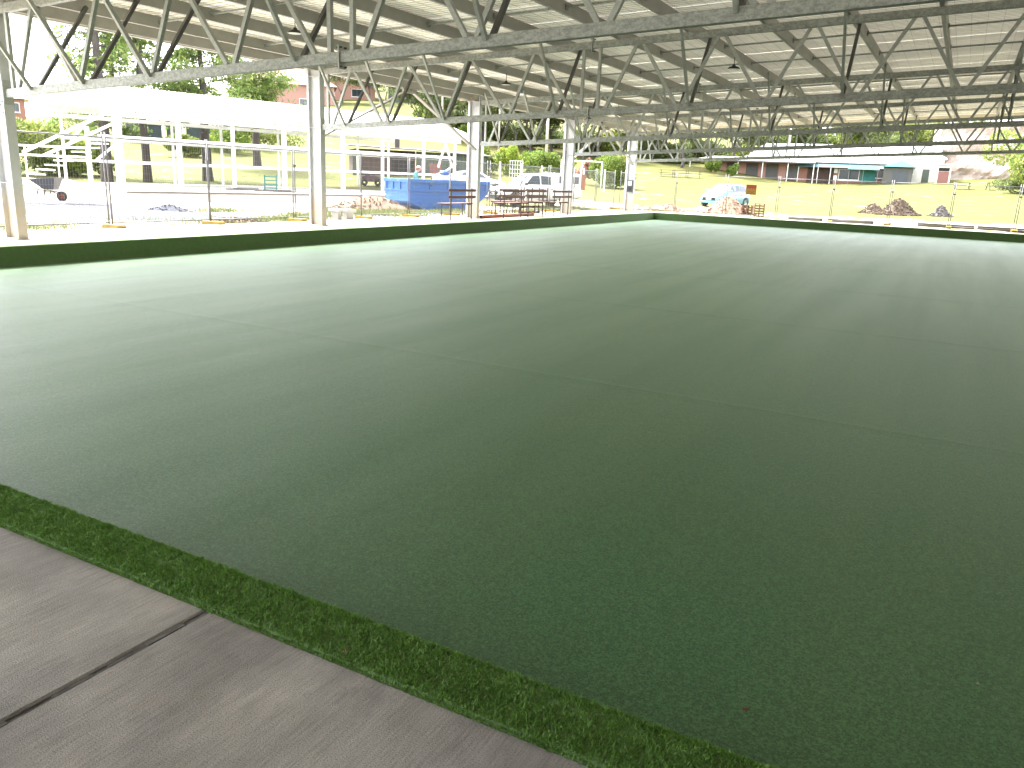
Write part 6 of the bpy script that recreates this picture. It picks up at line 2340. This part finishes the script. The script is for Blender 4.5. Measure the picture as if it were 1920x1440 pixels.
# garden fence and gate by the shrubs
def make_garden_fence():
    for i in range(8):
        b = -31.2 + i * 1.45
        x, y, z = on(b, 69.5)
        o = MB().box(x - 0.05, x + 0.05, y - 0.05, y + 0.05, z - 0.2, z + 1.75).build('fence_picket', M['white'])
        tag(o, ['white post at the leafy shrub, close to the third column', 'white post just left of the bright shrub', 'white post between the lattice gate and the ute roof', 'white post above the ute windscreen', 'white post above the ute cab', 'white post just left of the fourth column', 'white post right of the fourth column beside the pipe frame', 'white post before the tall shrub'][i], 'post', 'white posts before the shrubs')
    x, y, z = on(-28.6, 71)
    t = thing('white_gate', 'pale lattice gate in front of the bright shrub', 'gate', (x, y, z), facing(-28.6))
    for k in range(6):
        MB().box(-0.6 + k * 0.22, -0.56 + k * 0.22, 0, 0.03, 0.1, 1.9).build('bar', M['white'], t)
    for k in range(6):
        MB().box(-0.62, 0.56, 0.031, 0.05, 0.1 + k * 0.35, 0.14 + k * 0.35).build('bar', M['white'], t)
    # goal-like frame
    x, y, z = on(-24.2, 70)
    t = thing('pipe_goal', 'white pipe frame standing right of the fourth column', 'goal', (x, y, z), facing(-24))
    for k in (-1.6, 0.1, 1.8):
        MB().tube((k, 0, 0), (k, 0, 2.3), 0.05, n=8).build('post', M['white'], t, True)
    MB().tube((-1.6, 0, 2.3), (1.8, 0, 2.3), 0.05, n=8).build('top_bar', M['white'], t, True)


make_garden_fence()


def picnic(b, d, lb, rz=0.0):
    x, y, z = on(b, d)
    t = thing('picnic_table', lb, 'picnic table', (x, y, z), facing(b) + rz, 'picnic tables on the far lawn')
    for k in range(3):
        MB().box(-0.9, 0.9, -0.36 + k * 0.25, -0.14 + k * 0.25, 0.72, 0.76).build('top_plank', M['sleeper'], t)
    for yy in (-0.75, 0.75):
        MB().box(-0.9, 0.9, yy - 0.14, yy + 0.14, 0.42, 0.46).build('bench_plank', M['sleeper'], t)
    for xx in (-0.65, 0.65):
        for s in (-1, 1):
            MB().bar((xx, s * 0.7, 0), (xx, s * 0.25, 0.71), 0.06, 0.08, (1, 0, 0)).build('leg', M['sleeper'], t)
        MB().bar((xx, -0.86, 0.39), (xx, 0.86, 0.39), 0.06, 0.06).build('cross_beam', M['sleeper'], t)


picnic(-18.3, 96, 'brown picnic table on the far lawn just right of the fifth column')
picnic(-17.4, 97, 'brown picnic table on the far lawn, middle of three')
picnic(-16.5, 98, 'brown picnic table on the far lawn, right of three')
picnic(-0.2, 104, 'grey picnic table below the rock face', 0.1)
picnic(1.5, 103, 'grey picnic table near the bushy tree at the right', 0.3)


# a few dropped leaves on the turf
def dropped_leaf(x, y, z, rz, m, lb, sz=0.03):
    t = thing('dropped_leaf', lb, 'leaf', (x, y, z), rz, 'dropped leaves on the turf')
    V = [(-sz, 0, 0.004), (-sz * 0.4, sz * 0.35, 0.009), (sz * 0.4, sz * 0.3, 0.010), (sz, 0, 0.006), (sz * 0.4, -sz * 0.3, 0.003), (-sz * 0.4, -sz * 0.35, 0.004), (0, 0, 0.007)]
    MB().add(V, [(6, i, (i + 1) % 6) for i in range(6)]).build('leaf_blade', m, t)


M['redleaf'] = mat('dry_red_leaf', (0.10, 0.04, 0.028), None, 30, 0.8, 0, 0)
M['paleleaf'] = mat('pale_dry_leaf', (0.22, 0.20, 0.14), None, 30, 0.8, 0, 0)
dropped_leaf(-0.42, 2.73, GZ, 0.5, M['redleaf'], 'small curled red leaf on the near right of the green', 0.016)
dropped_leaf(-1.55, 1.80, 0.016, 1.0, M['redleaf'], 'dry red leaf on the turf strip beside the concrete', 0.014)
dropped_leaf(0.35, 3.4, GZ, 0.2, M['paleleaf'], 'pale dry leaf at the right side of the green', 0.008)
dropped_leaf(-3.9, 5.3, GZ, 2.2, M['paleleaf'], 'tiny pale leaf in the middle of the green', 0.014)
dropped_leaf(-1.2, 8.6, GZ, 1.2, M['paleleaf'], 'pale leaf on the green beyond the first seam', 0.02)
dropped_leaf(-8.1, 17.0, GZ, 1.2, M['paleleaf'], 'pale leaf far out on the green', 0.03)
